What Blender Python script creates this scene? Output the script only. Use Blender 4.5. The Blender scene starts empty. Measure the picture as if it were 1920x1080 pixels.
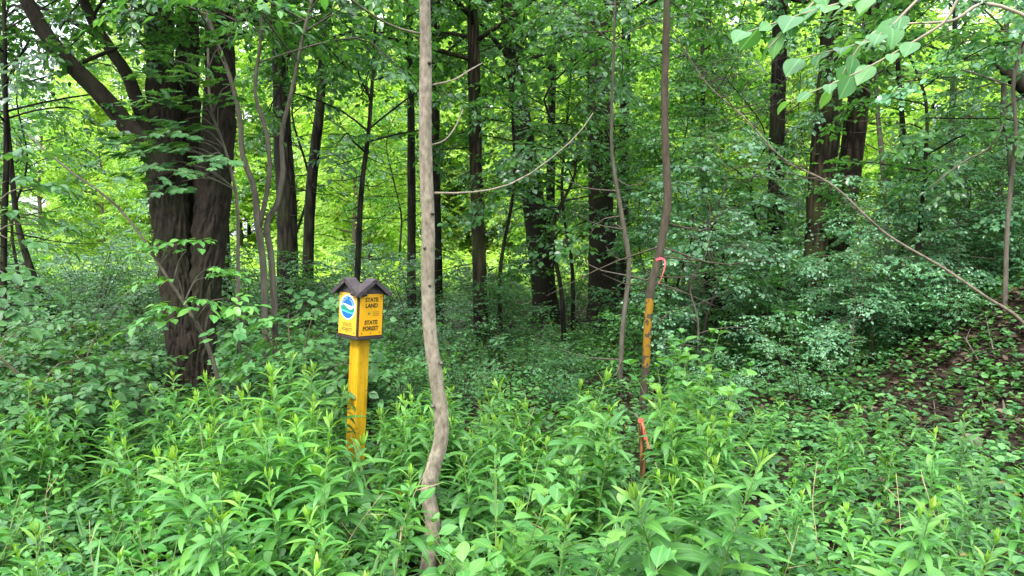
import bpy, math, random
import numpy as np
from mathutils import Vector, Matrix, noise as mnoise
SC = bpy.context.scene
COL = SC.collection
PI = math.pi
R_ = math.radians
rng = np.random.default_rng(7)

# ------------------------------------------------------------------ camera
PITCH = R_(4.0); CAMZ = 1.6; FPX = 1397.0
cam_d = bpy.data.cameras.new("camera"); cam = bpy.data.objects.new("camera", cam_d); COL.objects.link(cam)
cam_d.sensor_width = 36; cam_d.lens = 36*FPX/1920; cam_d.clip_start = 0.05; cam_d.clip_end = 3000
cam.location = (0, 0, CAMZ); cam.rotation_euler = (R_(90)-PITCH, 0, 0)
SC.camera = cam
def P(px, py, Y):
    """world point seen at photo pixel (px,py) at depth Y (metres along +Y)"""
    x = (px-960)/FPX; u = (540-py)/FPX
    dy = math.cos(PITCH)+u*math.sin(PITCH); dz = -math.sin(PITCH)+u*math.cos(PITCH)
    k = Y/dy
    return np.array([x*k, Y, CAMZ+dz*k])

# ------------------------------------------------------------------ terrain height
def sm(a, b, t):
    t = np.clip((t-a)/(b-a), 0, 1); return t*t*(3-2*t)
def H(x, y):
    x = np.asarray(x, float); y = np.asarray(y, float)
    h = -0.15*sm(2.0, 5.0, y)
    h = h + 1.1*np.exp(-((x-5.5)/1.35)**2-((y-7.5)/1.6)**2) + 0.9*np.exp(-((x-8.2)/2.0)**2-((y-8.4)/2.2)**2)
    h = h + 0.035*np.sin(x*2.1+0.4*y)*np.sin(y*1.7+1.0) + 0.02*np.sin(x*5.3+1.3)*np.sin(y*4.1) 
    h = h + 0.12*np.sin(x*.23+1.1)*np.sin(y*.31)*sm(8, 20, y)
    h = h + 0.9*sm(22, 60, y)
    return h
def Hf(x, y): return float(H(x, y))

# ------------------------------------------------------------------ geometry collector
class Geo:
    def __init__(s): s.V=[]; s.T=[]; s.U=[]; s.M=[]; s.n=0
    def add(s, V, T, U=None, mi=0):
        V = np.asarray(V, np.float32).reshape(-1,3); T = np.asarray(T, np.int32).reshape(-1,3)
        s.V.append(V); s.T.append(T+s.n); s.M.append(np.full(len(T), mi, np.int32))
        s.U.append(np.zeros((len(V),2), np.float32) if U is None else np.asarray(U, np.float32)); s.n += len(V)
    def mesh(s, name, mats, smooth=False):
        V=np.concatenate(s.V); T=np.concatenate(s.T); U=np.concatenate(s.U); M=np.concatenate(s.M)
        me = bpy.data.meshes.new(name)
        me.vertices.add(len(V)); me.vertices.foreach_set("co", V.ravel())
        me.loops.add(len(T)*3); me.loops.foreach_set("vertex_index", T.ravel())
        me.polygons.add(len(T)); me.polygons.foreach_set("loop_start", np.arange(0, len(T)*3, 3, dtype=np.int32))
        me.polygons.foreach_set("loop_total", np.full(len(T), 3, np.int32))
        me.polygons.foreach_set("material_index", M)
        me.polygons.foreach_set("use_smooth", np.full(len(T), smooth, bool))
        uv = me.uv_layers.new(name="UVMap"); uv.data.foreach_set("uv", U[T.ravel()].ravel())
        for m in (mats if isinstance(mats, (list, tuple)) else [mats]): me.materials.append(m)
        me.update(calc_edges=True)
        return me
def link(name, me, parent=None, loc=None):
    o = bpy.data.objects.new(name, me); COL.objects.link(o)
    if parent is not None: o.parent = parent
    if loc is not None: o.location = loc
    return o
def tag(o, label=None, cat=None, group=None, kind=None):
    if label: o["label"] = label
    if cat: o["category"] = cat
    if group: o["group"] = group
    if kind: o["kind"] = kind
    return o
def root(name, loc, label, cat, group=None, rz=0):
    o = bpy.data.objects.new(name, None); COL.objects.link(o); o.empty_display_size = .2
    o.location = loc; o.rotation_euler = (0,0,rz)
    return tag(o, label, cat, group)
def copy_thing(o, loc, rz, sc=1.0, label=None, tilt=(0,0)):
    r = o.copy(); COL.objects.link(r); r.location = loc; r.rotation_euler = (tilt[0], tilt[1], rz); r.scale = (sc,sc,sc) if not isinstance(sc, tuple) else sc
    if label: r["label"] = label
    for ch in o.children:
        c = ch.copy(); COL.objects.link(c); c.parent = r
    return r

# ------------------------------------------------------------------ leaf templates (base at 0, along +Y, normal +Z)
def leaf_far():
    V = [(0,0,0),(.27,.5,.07),(0,1,-.05),(-.27,.5,.07)]
    return np.array(V), np.array([(0,1,2),(0,2,3)]), np.array([(.5,0),(1,.5),(.5,1),(0,.5)])
def leaf_mid(w=.27):
    V = [(0,0,0),(w,.32,.06),(w*.85,.66,.04),(0,1.02,-.07),(-w*.85,.66,.04),(-w,.32,.06),(0,.5,0.0)]
    T = [(0,1,6),(1,2,6),(2,3,6),(3,4,6),(4,5,6),(5,0,6)]
    U = [(.5,0),(1,.3),(.95,.66),(.5,1),(.05,.66),(0,.3),(.5,.5)]
    return np.array(V), np.array(T), np.array(U)
def leaf_strip(prof, droop, fold=.25, wave=0.0, n=None):
    """prof: list of half widths at equally spaced stations; droop: total bend (radians)"""
    n = len(prof)-1; V=[];U=[];T=[]
    y=z=0.0; a=droop*-0.15
    for i,w in enumerate(prof):
        t=i/n
        up = w*fold + wave*w*math.sin(t*9)
        V += [(-w,y,z+up),(0,y,z),(w,y,z+up*1.0)]; U += [(.5-.5*w/max(prof),t),(.5,t),(.5+.5*w/max(prof),t)]
        a2 = a+droop*(t+.5/n)
        y += math.cos(a2)/n; z -= math.sin(a2)/n
        if i<n:
            b=3*i
            T += [(b,b+1,b+4),(b,b+4,b+3),(b+1,b+2,b+5),(b+1,b+5,b+4)]
    return np.array(V), np.array(T), np.array(U)
LANCE = [leaf_strip([.012,.055,.090,.092,.072,.045,.004], d, .35) for d in (.6,1.1,1.6,2.1)]
OVAL  = [leaf_strip([.01,.17,.27,.29,.25,.15,.006], d, .22, .05) for d in (.25,.6,.9)]
BROAD = [leaf_strip([.02,.26,.36,.36,.29,.17,.006], d, .2, .08) for d in (.2,.5,.8)]
def leaf_maple():
    pts = [(0,0),(.1,.06),(.33,-.02),(.30,.12),(.50,.22),(.36,.30),(.62,.52),(.42,.52),(.46,.68),(.28,.58),(.17,.62),(.20,.80),(.10,.78),(0,1.05)]
    full = pts + [(-x,y) for x,y in pts[-2:0:-1]]
    V=[(0,.3,0)]+[(x,y,-.10*abs(x)**1.0-.10*max(0,y-.5)+ .05*(k%2)) for k,(x,y) in enumerate(full)]
    n=len(full); T=[(0,1+i,1+(i+1)%n) for i in range(n)]
    U=[(.5,.3)]+[(.5+x*.8,y) for x,y in full]
    return np.array(V), np.array(T), np.array(U)
MAPLE = leaf_maple(); FAR = leaf_far(); MID = leaf_mid(); MIDR = leaf_mid(.36); MIDN = leaf_mid(.2)

def frames(D, N, jit=0.0, g=rng):
    """rotation matrices with columns (side, D, normal)"""
    D = np.asarray(D,float); D = D/np.linalg.norm(D,axis=1,keepdims=True)
    N = np.asarray(N,float)+ (g.normal(size=D.shape)*jit if jit else 0)
    S = np.cross(D,N); S/= np.linalg.norm(S,axis=1,keepdims=True)+1e-9
    N = np.cross(S,D)
    return np.stack([S,D,N],axis=2)
def place(geo, tmpl, pos, Rm, sc, mi=0):
    V,T,U = tmpl; pos=np.asarray(pos,float); k=len(pos)
    if k==0: return
    sc = np.broadcast_to(np.asarray(sc,float),(k,))
    W = np.einsum('nij,kj->nki', Rm, V)*sc[:,None,None]+pos[:,None,:]
    TT = (T[None]+ (np.arange(k)*len(V))[:,None,None]).reshape(-1,3)
    geo.add(W.reshape(-1,3), TT, np.tile(U,(k,1)), mi)

# ------------------------------------------------------------------ tubes
def spline(pts, n):
    pts=np.asarray(pts,float); m=len(pts)
    if m==2: 
        t=np.linspace(0,1,n)[:,None]; return pts[0]*(1-t)+pts[1]*t
    ext=np.vstack([2*pts[0]-pts[1],pts,2*pts[-1]-pts[-2]])
    out=[]
    for s in np.linspace(0,m-1-1e-6,n):
        i=int(s); f=s-i; p0,p1,p2,p3=ext[i:i+4]
        out.append(.5*((2*p1)+(-p0+p2)*f+(2*p0-5*p1+4*p2-p3)*f*f+(-p0+3*p1-3*p2+p3)*f**3))
    return np.array(out)
def tube(geo, pts, rad, sides=6, mi=0, rough=0.0, seed=0, cap=True, furrow=0.0):
    pts=np.asarray(pts,float); n=len(pts); rad=np.broadcast_to(np.asarray(rad,float),(n,))
    tan=np.gradient(pts,axis=0); tan/=np.linalg.norm(tan,axis=1,keepdims=True)+1e-9
    ref=np.array([1.,0,0]) if abs(tan[0][0])<.8 else np.array([0,1.,0])
    A=np.cross(tan,ref); A/=np.linalg.norm(A,axis=1,keepdims=True); B=np.cross(tan,A)
    th=np.linspace(0,2*PI,sides,endpoint=False)
    rr=np.repeat(rad[:,None],sides,1)
    if rough:
        g=np.random.default_rng(seed); ph=g.uniform(0,6.28,6)
        L=np.concatenate([[0],np.cumsum(np.linalg.norm(np.diff(pts,axis=0),axis=1))])[:,None]
        k=1+rough*(.5*np.sin(3*th[None]+ph[0]+L*.9)+.4*np.sin(5*th[None]+ph[1]-L*1.3)+.35*np.sin(11*th[None]+ph[2]+.8*np.sin(L*3))+.3*np.sin(L*7+ph[3]+2*th[None])) + rough*.35*g.normal(size=(n,sides))
        rr=rr*k
    if furrow:
        L=np.concatenate([[0],np.cumsum(np.linalg.norm(np.diff(pts,axis=0),axis=1))])
        for i_ in range(n):
            for j_ in range(sides):
                a_=th[j_]; r0=rad[i_]; q_=Vector((math.cos(a_)*r0*22+seed,math.sin(a_)*r0*22,L[i_]*4.2)); w_=mnoise.noise(Vector((math.cos(a_)*2,math.sin(a_)*2,L[i_]*1.1+seed)))
                v_=abs(mnoise.noise(q_+Vector((w_*.8,w_*.8,0))))*2.2+.4*mnoise.noise(q_*2.7)
                rr[i_,j_]+=furrow*(min(v_,1.0)-.45)+r0*.10*w_
    V=pts[:,None,:]+rr[:,:,None]*(np.cos(th)[None,:,None]*A[:,None,:]+np.sin(th)[None,:,None]*B[:,None,:])
    i=np.arange(n-1)[:,None]*sides; j=np.arange(sides)[None]; j2=(j+1)%sides
    a=(i+j).ravel(); b=(i+j2).ravel(); c=(i+sides+j2).ravel(); d=(i+sides+j).ravel()
    T=np.concatenate([np.stack([a,b,c],1),np.stack([a,c,d],1)])
    V=V.reshape(-1,3)
    if cap:
        V=np.vstack([V,pts[-1],pts[0]]); e=len(V)-2; base=(n-1)*sides
        T=np.concatenate([T,[(base+q,base+(q+1)%sides,e) for q in range(sides)],[((q+1)%sides,q,e+1) for q in range(sides)]])
    geo.add(V,T,None,mi)

# ------------------------------------------------------------------ materials
def nt(name):
    m=bpy.data.materials.new(name); m.use_nodes=True; t=m.node_tree; t.nodes.clear(); return m,t
def N(t,ty,**kw):
    n=t.nodes.new(ty)
    for k,v in kw.items(): setattr(n,k,v)
    return n
def ramp(t, stops, fac):
    r=N(t,'ShaderNodeValToRGB'); e=r.color_ramp.elements
    while len(e)<len(stops): e.new(.5)
    for el,(p,c) in zip(e,stops): el.position=p; el.color=(*c,1)
    t.links.new(fac,r.inputs[0]); return r.outputs[0]
def mixc(t, a, b, fac, mode='MIX'):
    m=N(t,'ShaderNodeMix',data_type='RGBA',blend_type=mode)
    for s,v in ((0,fac),(6,a),(7,b)):
        if hasattr(v,'links') or hasattr(v,'is_linked'): t.links.new(v,m.inputs[s])
        else: m.inputs[s].default_value = v if s==0 else (*v,1)
    return m.outputs[2]
def leaf_mat(name, c0, c1, c2, trans=.42, tcol=(1.5,1.35,.55), rough=.42, spec=.45, vein=False, tip=None, brown=0.0):
    m,t=nt(name); L=t.links.new
    g=N(t,'ShaderNodeNewGeometry'); oi=N(t,'ShaderNodeObjectInfo'); tc=N(t,'ShaderNodeTexCoord')
    col=ramp(t,[(0,c0),(.5,c1),(1,c2)],g.outputs['Random Per Island'])
    if brown:
        gt=N(t,'ShaderNodeMath',operation='LESS_THAN'); L(g.outputs['Random Per Island'],gt.inputs[0]); gt.inputs[1].default_value=brown
        col=mixc(t,col,(.22,.17,.04),gt.outputs[0])
    if tip:
        sp=N(t,'ShaderNodeSeparateXYZ'); L(tc.outputs['Generated'],sp.inputs[0])
        mr=N(t,'ShaderNodeMapRange'); L(sp.outputs[2],mr.inputs[0]); mr.inputs[1].default_value=tip[1]; mr.inputs[2].default_value=1.0
        col=mixc(t,col,tip[0],mr.outputs[0])
    nz=N(t,'ShaderNodeTexNoise'); nz.inputs['Scale'].default_value=.9; nz.inputs['Detail'].default_value=2; L(g.outputs['Position'],nz.inputs['Vector'])
    mr2=N(t,'ShaderNodeMapRange'); L(nz.outputs[0],mr2.inputs[0]); mr2.inputs[1].default_value=.3; mr2.inputs[2].default_value=.7; mr2.inputs[3].default_value=.72; mr2.inputs[4].default_value=1.25
    mr3=N(t,'ShaderNodeMapRange'); L(oi.outputs['Random'],mr3.inputs[0]); mr3.inputs[3].default_value=.8; mr3.inputs[4].default_value=1.2
    mu=N(t,'ShaderNodeMath',operation='MULTIPLY'); L(mr2.outputs[0],mu.inputs[0]); L(mr3.outputs[0],mu.inputs[1])
    cb=N(t,'ShaderNodeVectorMath',operation='SCALE'); L(col,cb.inputs[0]); L(mu.outputs[0],cb.inputs['Scale'])
    col=cb.outputs[0]
    if vein:
        su=N(t,'ShaderNodeSeparateXYZ'); L(tc.outputs['UV'],su.inputs[0])
        a=N(t,'ShaderNodeMath',operation='SUBTRACT'); L(su.outputs[0],a.inputs[0]); a.inputs[1].default_value=.5
        ab=N(t,'ShaderNodeMath',operation='ABSOLUTE'); L(a.outputs[0],ab.inputs[0])
        # midrib
        lt=N(t,'ShaderNodeMapRange'); L(ab.outputs[0],lt.inputs[0]); lt.inputs[1].default_value=.015; lt.inputs[2].default_value=.05; lt.inputs[3].default_value=.55; lt.inputs[4].default_value=0
        # side veins : sin(v*50 - |u|*40)
        v1=N(t,'ShaderNodeMath',operation='MULTIPLY'); L(su.outputs[1],v1.inputs[0]); v1.inputs[1].default_value=55
        v2=N(t,'ShaderNodeMath',operation='MULTIPLY_ADD'); L(ab.outputs[0],v2.inputs[0]); v2.inputs[1].default_value=-45; L(v1.outputs[0],v2.inputs[2])
        sn=N(t,'ShaderNodeMath',operation='SINE'); L(v2.outputs[0],sn.inputs[0])
        v3=N(t,'ShaderNodeMapRange'); L(sn.outputs[0],v3.inputs[0]); v3.inputs[1].default_value=.75; v3.inputs[2].default_value=1; v3.inputs[4].default_value=.18
        mx=N(t,'ShaderNodeMath',operation='MAXIMUM'); L(lt.outputs[0],mx.inputs[0]); L(v3.outputs[0],mx.inputs[1])
        col=mixc(t,col,tuple(min(1,x*1.25+.015) for x in c2),mx.outputs[0])
    p=N(t,'ShaderNodeBsdfPrincipled'); L(col,p.inputs['Base Color']); p.inputs['Roughness'].default_value=rough; p.inputs['Specular IOR Level'].default_value=spec
    tr=N(t,'ShaderNodeBsdfTranslucent'); tcn=mixc(t,col,tcol,1.0,'MULTIPLY'); L(tcn,tr.inputs[0])
    ms=N(t,'ShaderNodeMixShader'); ms.inputs[0].default_value=trans; L(p.outputs[0],ms.inputs[1]); L(tr.outputs[0],ms.inputs[2])
    o=N(t,'ShaderNodeOutputMaterial'); L(ms.outputs[0],o.inputs[0])
    return m
def bark_mat(name, dark, light, moss=None, sc=(14,14,2.2), bump=.6, mossamt=.5, dist=.02, vor=True):
    m,t=nt(name); L=t.links.new
    tc=N(t,'ShaderNodeTexCoord'); mp=N(t,'ShaderNodeMapping'); L(tc.outputs['Object'],mp.inputs[0]); mp.inputs['Scale'].default_value=sc
    n1=N(t,'ShaderNodeTexNoise'); n1.inputs['Scale'].default_value=1; n1.inputs['Detail'].default_value=6; n1.inputs['Roughness'].default_value=.65; L(mp.outputs[0],n1.inputs[0])
    v=N(t,'ShaderNodeTexVoronoi',feature='DISTANCE_TO_EDGE'); v.inputs['Scale'].default_value=.9; L(mp.outputs[0],v.inputs[0])
    mr=N(t,'ShaderNodeMapRange'); L(v.outputs[0],mr.inputs[0]); mr.inputs[2].default_value=.3
    mu=N(t,'ShaderNodeMath',operation='MULTIPLY'); L(n1.outputs[0],mu.inputs[1])
    if vor: L(mr.outputs[0],mu.inputs[0])
    else: mu.inputs[0].default_value=.85
    col=ramp(t,[(0.0,tuple(x*.35 for x in dark)),(.22,dark),(.6,light)],mu.outputs[0])
    n2=N(t,'ShaderNodeTexNoise'); n2.inputs['Scale'].default_value=2.2; n2.inputs['Detail'].default_value=4; L(tc.outputs['Object'],n2.inputs[0])
    if moss:
        f=N(t,'ShaderNodeMapRange'); L(n2.outputs[0],f.inputs[0]); f.inputs[1].default_value=.45; f.inputs[2].default_value=.7; f.inputs[4].default_value=mossamt
        col=mixc(t,col,moss,f.outputs[0])
    p=N(t,'ShaderNodeBsdfPrincipled'); L(col,p.inputs['Base Color']); p.inputs['Roughness'].default_value=.9; p.inputs['Specular IOR Level'].default_value=.2
    b=N(t,'ShaderNodeBump'); b.inputs['Strength'].default_value=bump; b.inputs['Distance'].default_value=dist; L(mu.outputs[0],b.inputs['Height']); L(b.outputs[0],p.inputs['Normal'])
    o=N(t,'ShaderNodeOutputMaterial'); L(p.outputs[0],o.inputs[0])
    m['p']=p.name
    return m
def plain(name, col, rough=.6, spec=.4, var=.15, scale=20, bump=0, metal=0):
    m,t=nt(name); L=t.links.new
    tc=N(t,'ShaderNodeTexCoord'); n1=N(t,'ShaderNodeTexNoise'); n1.inputs['Scale'].default_value=scale; n1.inputs['Detail'].default_value=5; L(tc.outputs['Object'],n1.inputs[0])
    c=ramp(t,[(.3,tuple(x*(1-var) for x in col)),(.7,tuple(min(1,x*(1+var)) for x in col))],n1.outputs[0])
    p=N(t,'ShaderNodeBsdfPrincipled'); L(c,p.inputs['Base Color']); p.inputs['Roughness'].default_value=rough; p.inputs['Specular IOR Level'].default_value=spec; p.inputs['Metallic'].default_value=metal
    if bump:
        b=N(t,'ShaderNodeBump'); b.inputs['Strength'].default_value=bump; b.inputs['Distance'].default_value=.01; L(n1.outputs[0],b.inputs['Height']); L(b.outputs[0],p.inputs['Normal'])
    o=N(t,'ShaderNodeOutputMaterial'); L(p.outputs[0],o.inputs[0]); return m

M={}
M['gold']=leaf_mat('weed_leaf',(.030,.120,.024),(.066,.21,.036),(.13,.31,.05),.35,tip=((.24,.42,.05),.86),rough=.42,vein=True,brown=.02)
M['fgoval']=leaf_mat('bush_leaf',(.055,.20,.045),(.095,.28,.06),(.19,.40,.08),.35,rough=.4,vein=True)
M['fglow']=leaf_mat('low_leaf',(.035,.15,.030),(.07,.23,.042),(.15,.35,.06),.35,vein=True,brown=.01)
M['mid']=leaf_mat('tree_leaf',(.035,.125,.038),(.06,.19,.052),(.12,.30,.065),.5,rough=.34,spec=.8)
M['midblue']=leaf_mat('sky_tinted_leaf',(.06,.18,.085),(.10,.27,.125),(.22,.42,.21),.4,rough=.32,spec=.85)  # bluish tint puts the cool skylight into the leaf colour
M['dark']=leaf_mat('shade_leaf',(.035,.115,.045),(.055,.16,.058),(.10,.24,.08),.38,rough=.42)
M['maple']=leaf_mat('maple_leaf',(.055,.17,.055),(.08,.21,.065),(.11,.25,.075),.4,vein=False)
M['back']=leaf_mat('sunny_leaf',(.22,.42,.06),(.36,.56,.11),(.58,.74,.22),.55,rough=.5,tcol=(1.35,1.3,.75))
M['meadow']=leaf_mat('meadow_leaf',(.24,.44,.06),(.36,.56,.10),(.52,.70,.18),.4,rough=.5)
M['near']=leaf_mat('near_leaf',(.06,.20,.06),(.10,.29,.085),(.16,.38,.11),.45,vein=True,rough=.4,spec=.5)
M['cover']=leaf_mat('cover_leaf',(.040,.14,.042),(.075,.21,.058),(.14,.33,.085),.38,rough=.4,spec=.5,brown=.01)
M['stem']=plain('green_stem',(.13,.22,.05),.6)
M['stemred']=plain('brown_stem',(.10,.07,.04),.7)
M['twig']=plain('twig_bark',(.045,.035,.025),.85,.2)
M['twigpale']=plain('pale_twig_bark',(.26,.22,.16),.8,.2)
M['bark']=bark_mat('furrowed_bark',(.011,.008,.006),(.038,.029,.021),(.022,.032,.010),sc=(34,34,12),bump=.8,dist=.015,mossamt=.5,vor=False)
M['barkdark']=bark_mat('dark_bark',(.012,.009,.007),(.036,.028,.022),(.04,.055,.015),mossamt=.4)
M['barkmoss']=bark_mat('mossy_bark',(.022,.015,.010),(.065,.046,.030),(.05,.065,.015),mossamt=.6)
M['barkgrey']=bark_mat('grey_bark',(.05,.040,.031),(.15,.125,.10),(.07,.09,.04),sc=(24,24,6),mossamt=.3,vor=False)
M['smooth']=bark_mat('pale_smooth_bark',(.075,.058,.042),(.33,.275,.21),(.11,.10,.065),sc=(46,46,26),bump=.45,mossamt=.6,dist=.010,vor=False)
M['dead']=bark_mat('dead_wood',(.05,.04,.03),(.20,.16,.12),None,sc=(30,30,6),bump=.4,vor=False)

# ------------------------------------------------------------------ spray templates : a twig along +Y carrying leaves in a flat-ish plane
def make_spray(leaf, nl=26, ls=.13, seed=0, spread=.42, droop=.25, jit=.35, sides=4, twr=.006):
    g=np.random.default_rng(seed); lg=Geo(); wg=Geo()
    main=spline([(0,0,0),(g.normal()*.04,.5,.03),(g.normal()*.08,1,-droop*.5)],6); tube(wg,main,np.linspace(twr,twr*.35,6),3,cap=False)
    P0=[];D0=[]
    for k in range(sides):
        t=.15+.75*k/sides+g.uniform(0,.08); b=main[int(t*5)]; sgn=1 if k%2 else -1
        L=spread*(1.05-t*.6)*g.uniform(.7,1.2); d=np.array([sgn*math.cos(.5),math.sin(.5)+g.normal()*.15,-droop*.4+g.normal()*.1]); 
        e=b+d*L; tw=spline([b,(b+e)/2+np.array([0,0,.02]),e],4); tube(wg,tw,np.linspace(twr*.6,twr*.25,4),3,cap=False)
        m=max(2,int((nl*.72)/sides))
        for q in range(m):
            f=.25+.75*(q+.5)/m; p=b+(e-b)*f; s2=1 if q%2 else -1
            dd=d/np.linalg.norm(d); perp=np.array([-dd[1],dd[0],0])*s2
            P0.append(p); D0.append(dd*.6+perp*g.uniform(.3,1)+np.array([0,0,g.normal()*.2-.15]))
        P0.append(e); D0.append(d)
    for q in range(int(nl*.3)):
        t=g.uniform(.2,1); p=main[int(t*4.99)]; P0.append(p); D0.append(np.array([g.choice([-1,1])*g.uniform(.3,1),g.uniform(.3,1),g.normal()*.2-.15]))
    P0.append(main[-1]); D0.append(np.array([0,1,-.2]))
    P0=np.array(P0);D0=np.array(D0); UP=np.tile([0,0,1.],(len(P0),1))
    place(lg,leaf,P0,frames(D0,UP,jit,g),ls*g.uniform(.65,1.2,len(P0)))
    A=(np.concatenate(lg.V),np.concatenate(lg.T),np.concatenate(lg.U)); B=(np.concatenate(wg.V),np.concatenate(wg.T),np.concatenate(wg.U))
    return A,B
SPR = {
 'far':[make_spray(FAR,30,.17,s) for s in (1,2,3)],
 'farbig':[make_spray(FAR,34,.19,s,jit=.5) for s in (4,5,6)],
 'mid':[make_spray(MID,26,.155,s) for s in (11,12,13)],
 'midr':[make_spray(MIDR,24,.15,s) for s in (14,15,16)],
 'small':[make_spray(MID,36,.095,s,jit=.5) for s in (17,18,19)],
 'smallr':[make_spray(MIDR,34,.10,s,jit=.5) for s in (31,32,33)],
 'maple':[make_spray(MAPLE,14,.23,s,jit=.22,droop=.15) for s in (21,22,23)],
 'oval':[make_spray(OVAL[1],16,.24,s,jit=.25,sides=3) for s in (24,25,26)],
}
def add_sprays(geo, kind, pos, D, scale, g, jit=.2, wood=True):
    pos=np.asarray(pos,float); D=np.asarray(D,float); n=len(pos); 
    if n==0: return
    scale=np.broadcast_to(np.asarray(scale,float),(n,)); ch=g.integers(0,len(SPR[kind]),n)
    for k,(A,B) in enumerate(SPR[kind]):
        s=ch==k
        if not s.any(): continue
        Rm=frames(D[s],np.tile([0,0,1.],(s.sum(),1)),jit,g)
        place(geo,A,pos[s],Rm,scale[s],0)
        if wood: place(geo,B,pos[s],Rm,scale[s],1)

def grow_crown(wood, crown, trunk, trad, g, z0, nb, bl, kind, ss, rise=.35, droop=.25, spl=8, topl=.45, wmi=0, skirt=0):
    """limbs leave the trunk polyline above height z0; sprays sit along them"""
    zs=trunk[:,2]; idx=np.where(zs>=z0)[0]
    if len(idx)<2: idx=np.arange(len(zs)//2,len(zs))
    SP=[];SD=[];SS=[]
    az=g.uniform(0,6.28)
    for b in range(nb):
        t=(b+g.uniform(0,.9))/nb; f=idx[0]+t*(idx[-1]-idx[0]); i=min(int(f),len(trunk)-2); base=trunk[i]+(trunk[i+1]-trunk[i])*(f-i)
        az+=2.4+g.normal()*.4
        L=bl*(1-(1-topl)*t)*g.uniform(.65,1.2)*(0.6+.4*min(1,t*4+.3))
        h=np.array([math.cos(az),math.sin(az),0]); r=rise+g.normal()*.15+.5*t
        p1=base+h*L*.4+np.array([0,0,r*L*.4]); p2=base+h*L*.75+np.array([0,0,r*L*.6]); p3=base+h*L+np.array([0,0,(r*.65-droop)*L])
        p1[:2]+=g.normal(size=2)*L*.05; p2[:2]+=g.normal(size=2)*L*.07
        ln=spline([base,p1,p2,p3],8); rb=min(.5*trad[i],.012+L*.014)
        tube(wood,ln,np.linspace(rb,.006,8),5,wmi,cap=False)
        m=max(3,int(spl*L/bl+.5))
        for q in range(m):
            u=.25+.75*(q+g.uniform(0,1))/m; k=min(int(u*7),6); p=ln[k]+(ln[k+1]-ln[k])*(u*7-k)
            d=ln[k+1]-ln[k]; d/=np.linalg.norm(d); side=np.cross(d,[0,0,1]); side/=np.linalg.norm(side)+1e-6
            sg=1 if q%2 else -1
            dd=d*g.uniform(.3,1)+side*sg*g.uniform(.4,1)+np.array([0,0,g.normal()*.22-.05])
            SP.append(p);SD.append(dd);SS.append(ss*g.uniform(.7,1.25))
        SP.append(ln[-2]);SD.append(ln[-1]-ln[-2]);SS.append(ss)
    add_sprays(crown,kind,SP,SD,SS,g)
    return len(SP)

def to_ground(p): return np.array([p[0],p[1],Hf(p[0],p[1])-.05])
def px_path(pp, Y, zt=None, dY=None, ground=True):
    """photo pixel polyline with widths -> world points and radii; optional extension down to the ground and up to height zt"""
    pts=[];rad=[]
    for k,q in enumerate(pp):
        y=Y if dY is None else Y+dY*k/(len(pp)-1)
        pts.append(P(q[0],q[1],y)); rad.append(q[2]*.5*y/FPX)
    if ground:
        g0=Hf(pts[0][0],pts[0][1])
        if pts[0][2]>g0+.02:
            d=pts[0]-pts[1]; d[2]=min(d[2],-.2); dx=d[:2]/abs(d[2])*(pts[0][2]-g0)*.5
            b=np.array([pts[0][0]+dx[0],pts[0][1]+dx[1],g0-.06]); pts.insert(0,b); rad.insert(0,rad[0]*1.12)
    if zt is not None and zt>pts[-1][2]+.3:
        d=pts[-1]-pts[-2]; d/=max(d[2],.05); z=zt-pts[-1][2]
        d[:2]=np.clip(d[:2],-.35,.35)
        pts.append(pts[-1]+d*z*.5*np.array([.8,.8,1])); rad.append(rad[-1]*.75)
        pts.append(pts[-1]+d*z*.5*np.array([.5,.5,1])); rad.append(rad[-2]*.3)
    return np.array(pts),np.array(rad)
def resample(pts, rad, n):
    S=spline(np.hstack([pts,rad[:,None]]),n); return S[:,:3],np.maximum(S[:,3],.002)

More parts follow.
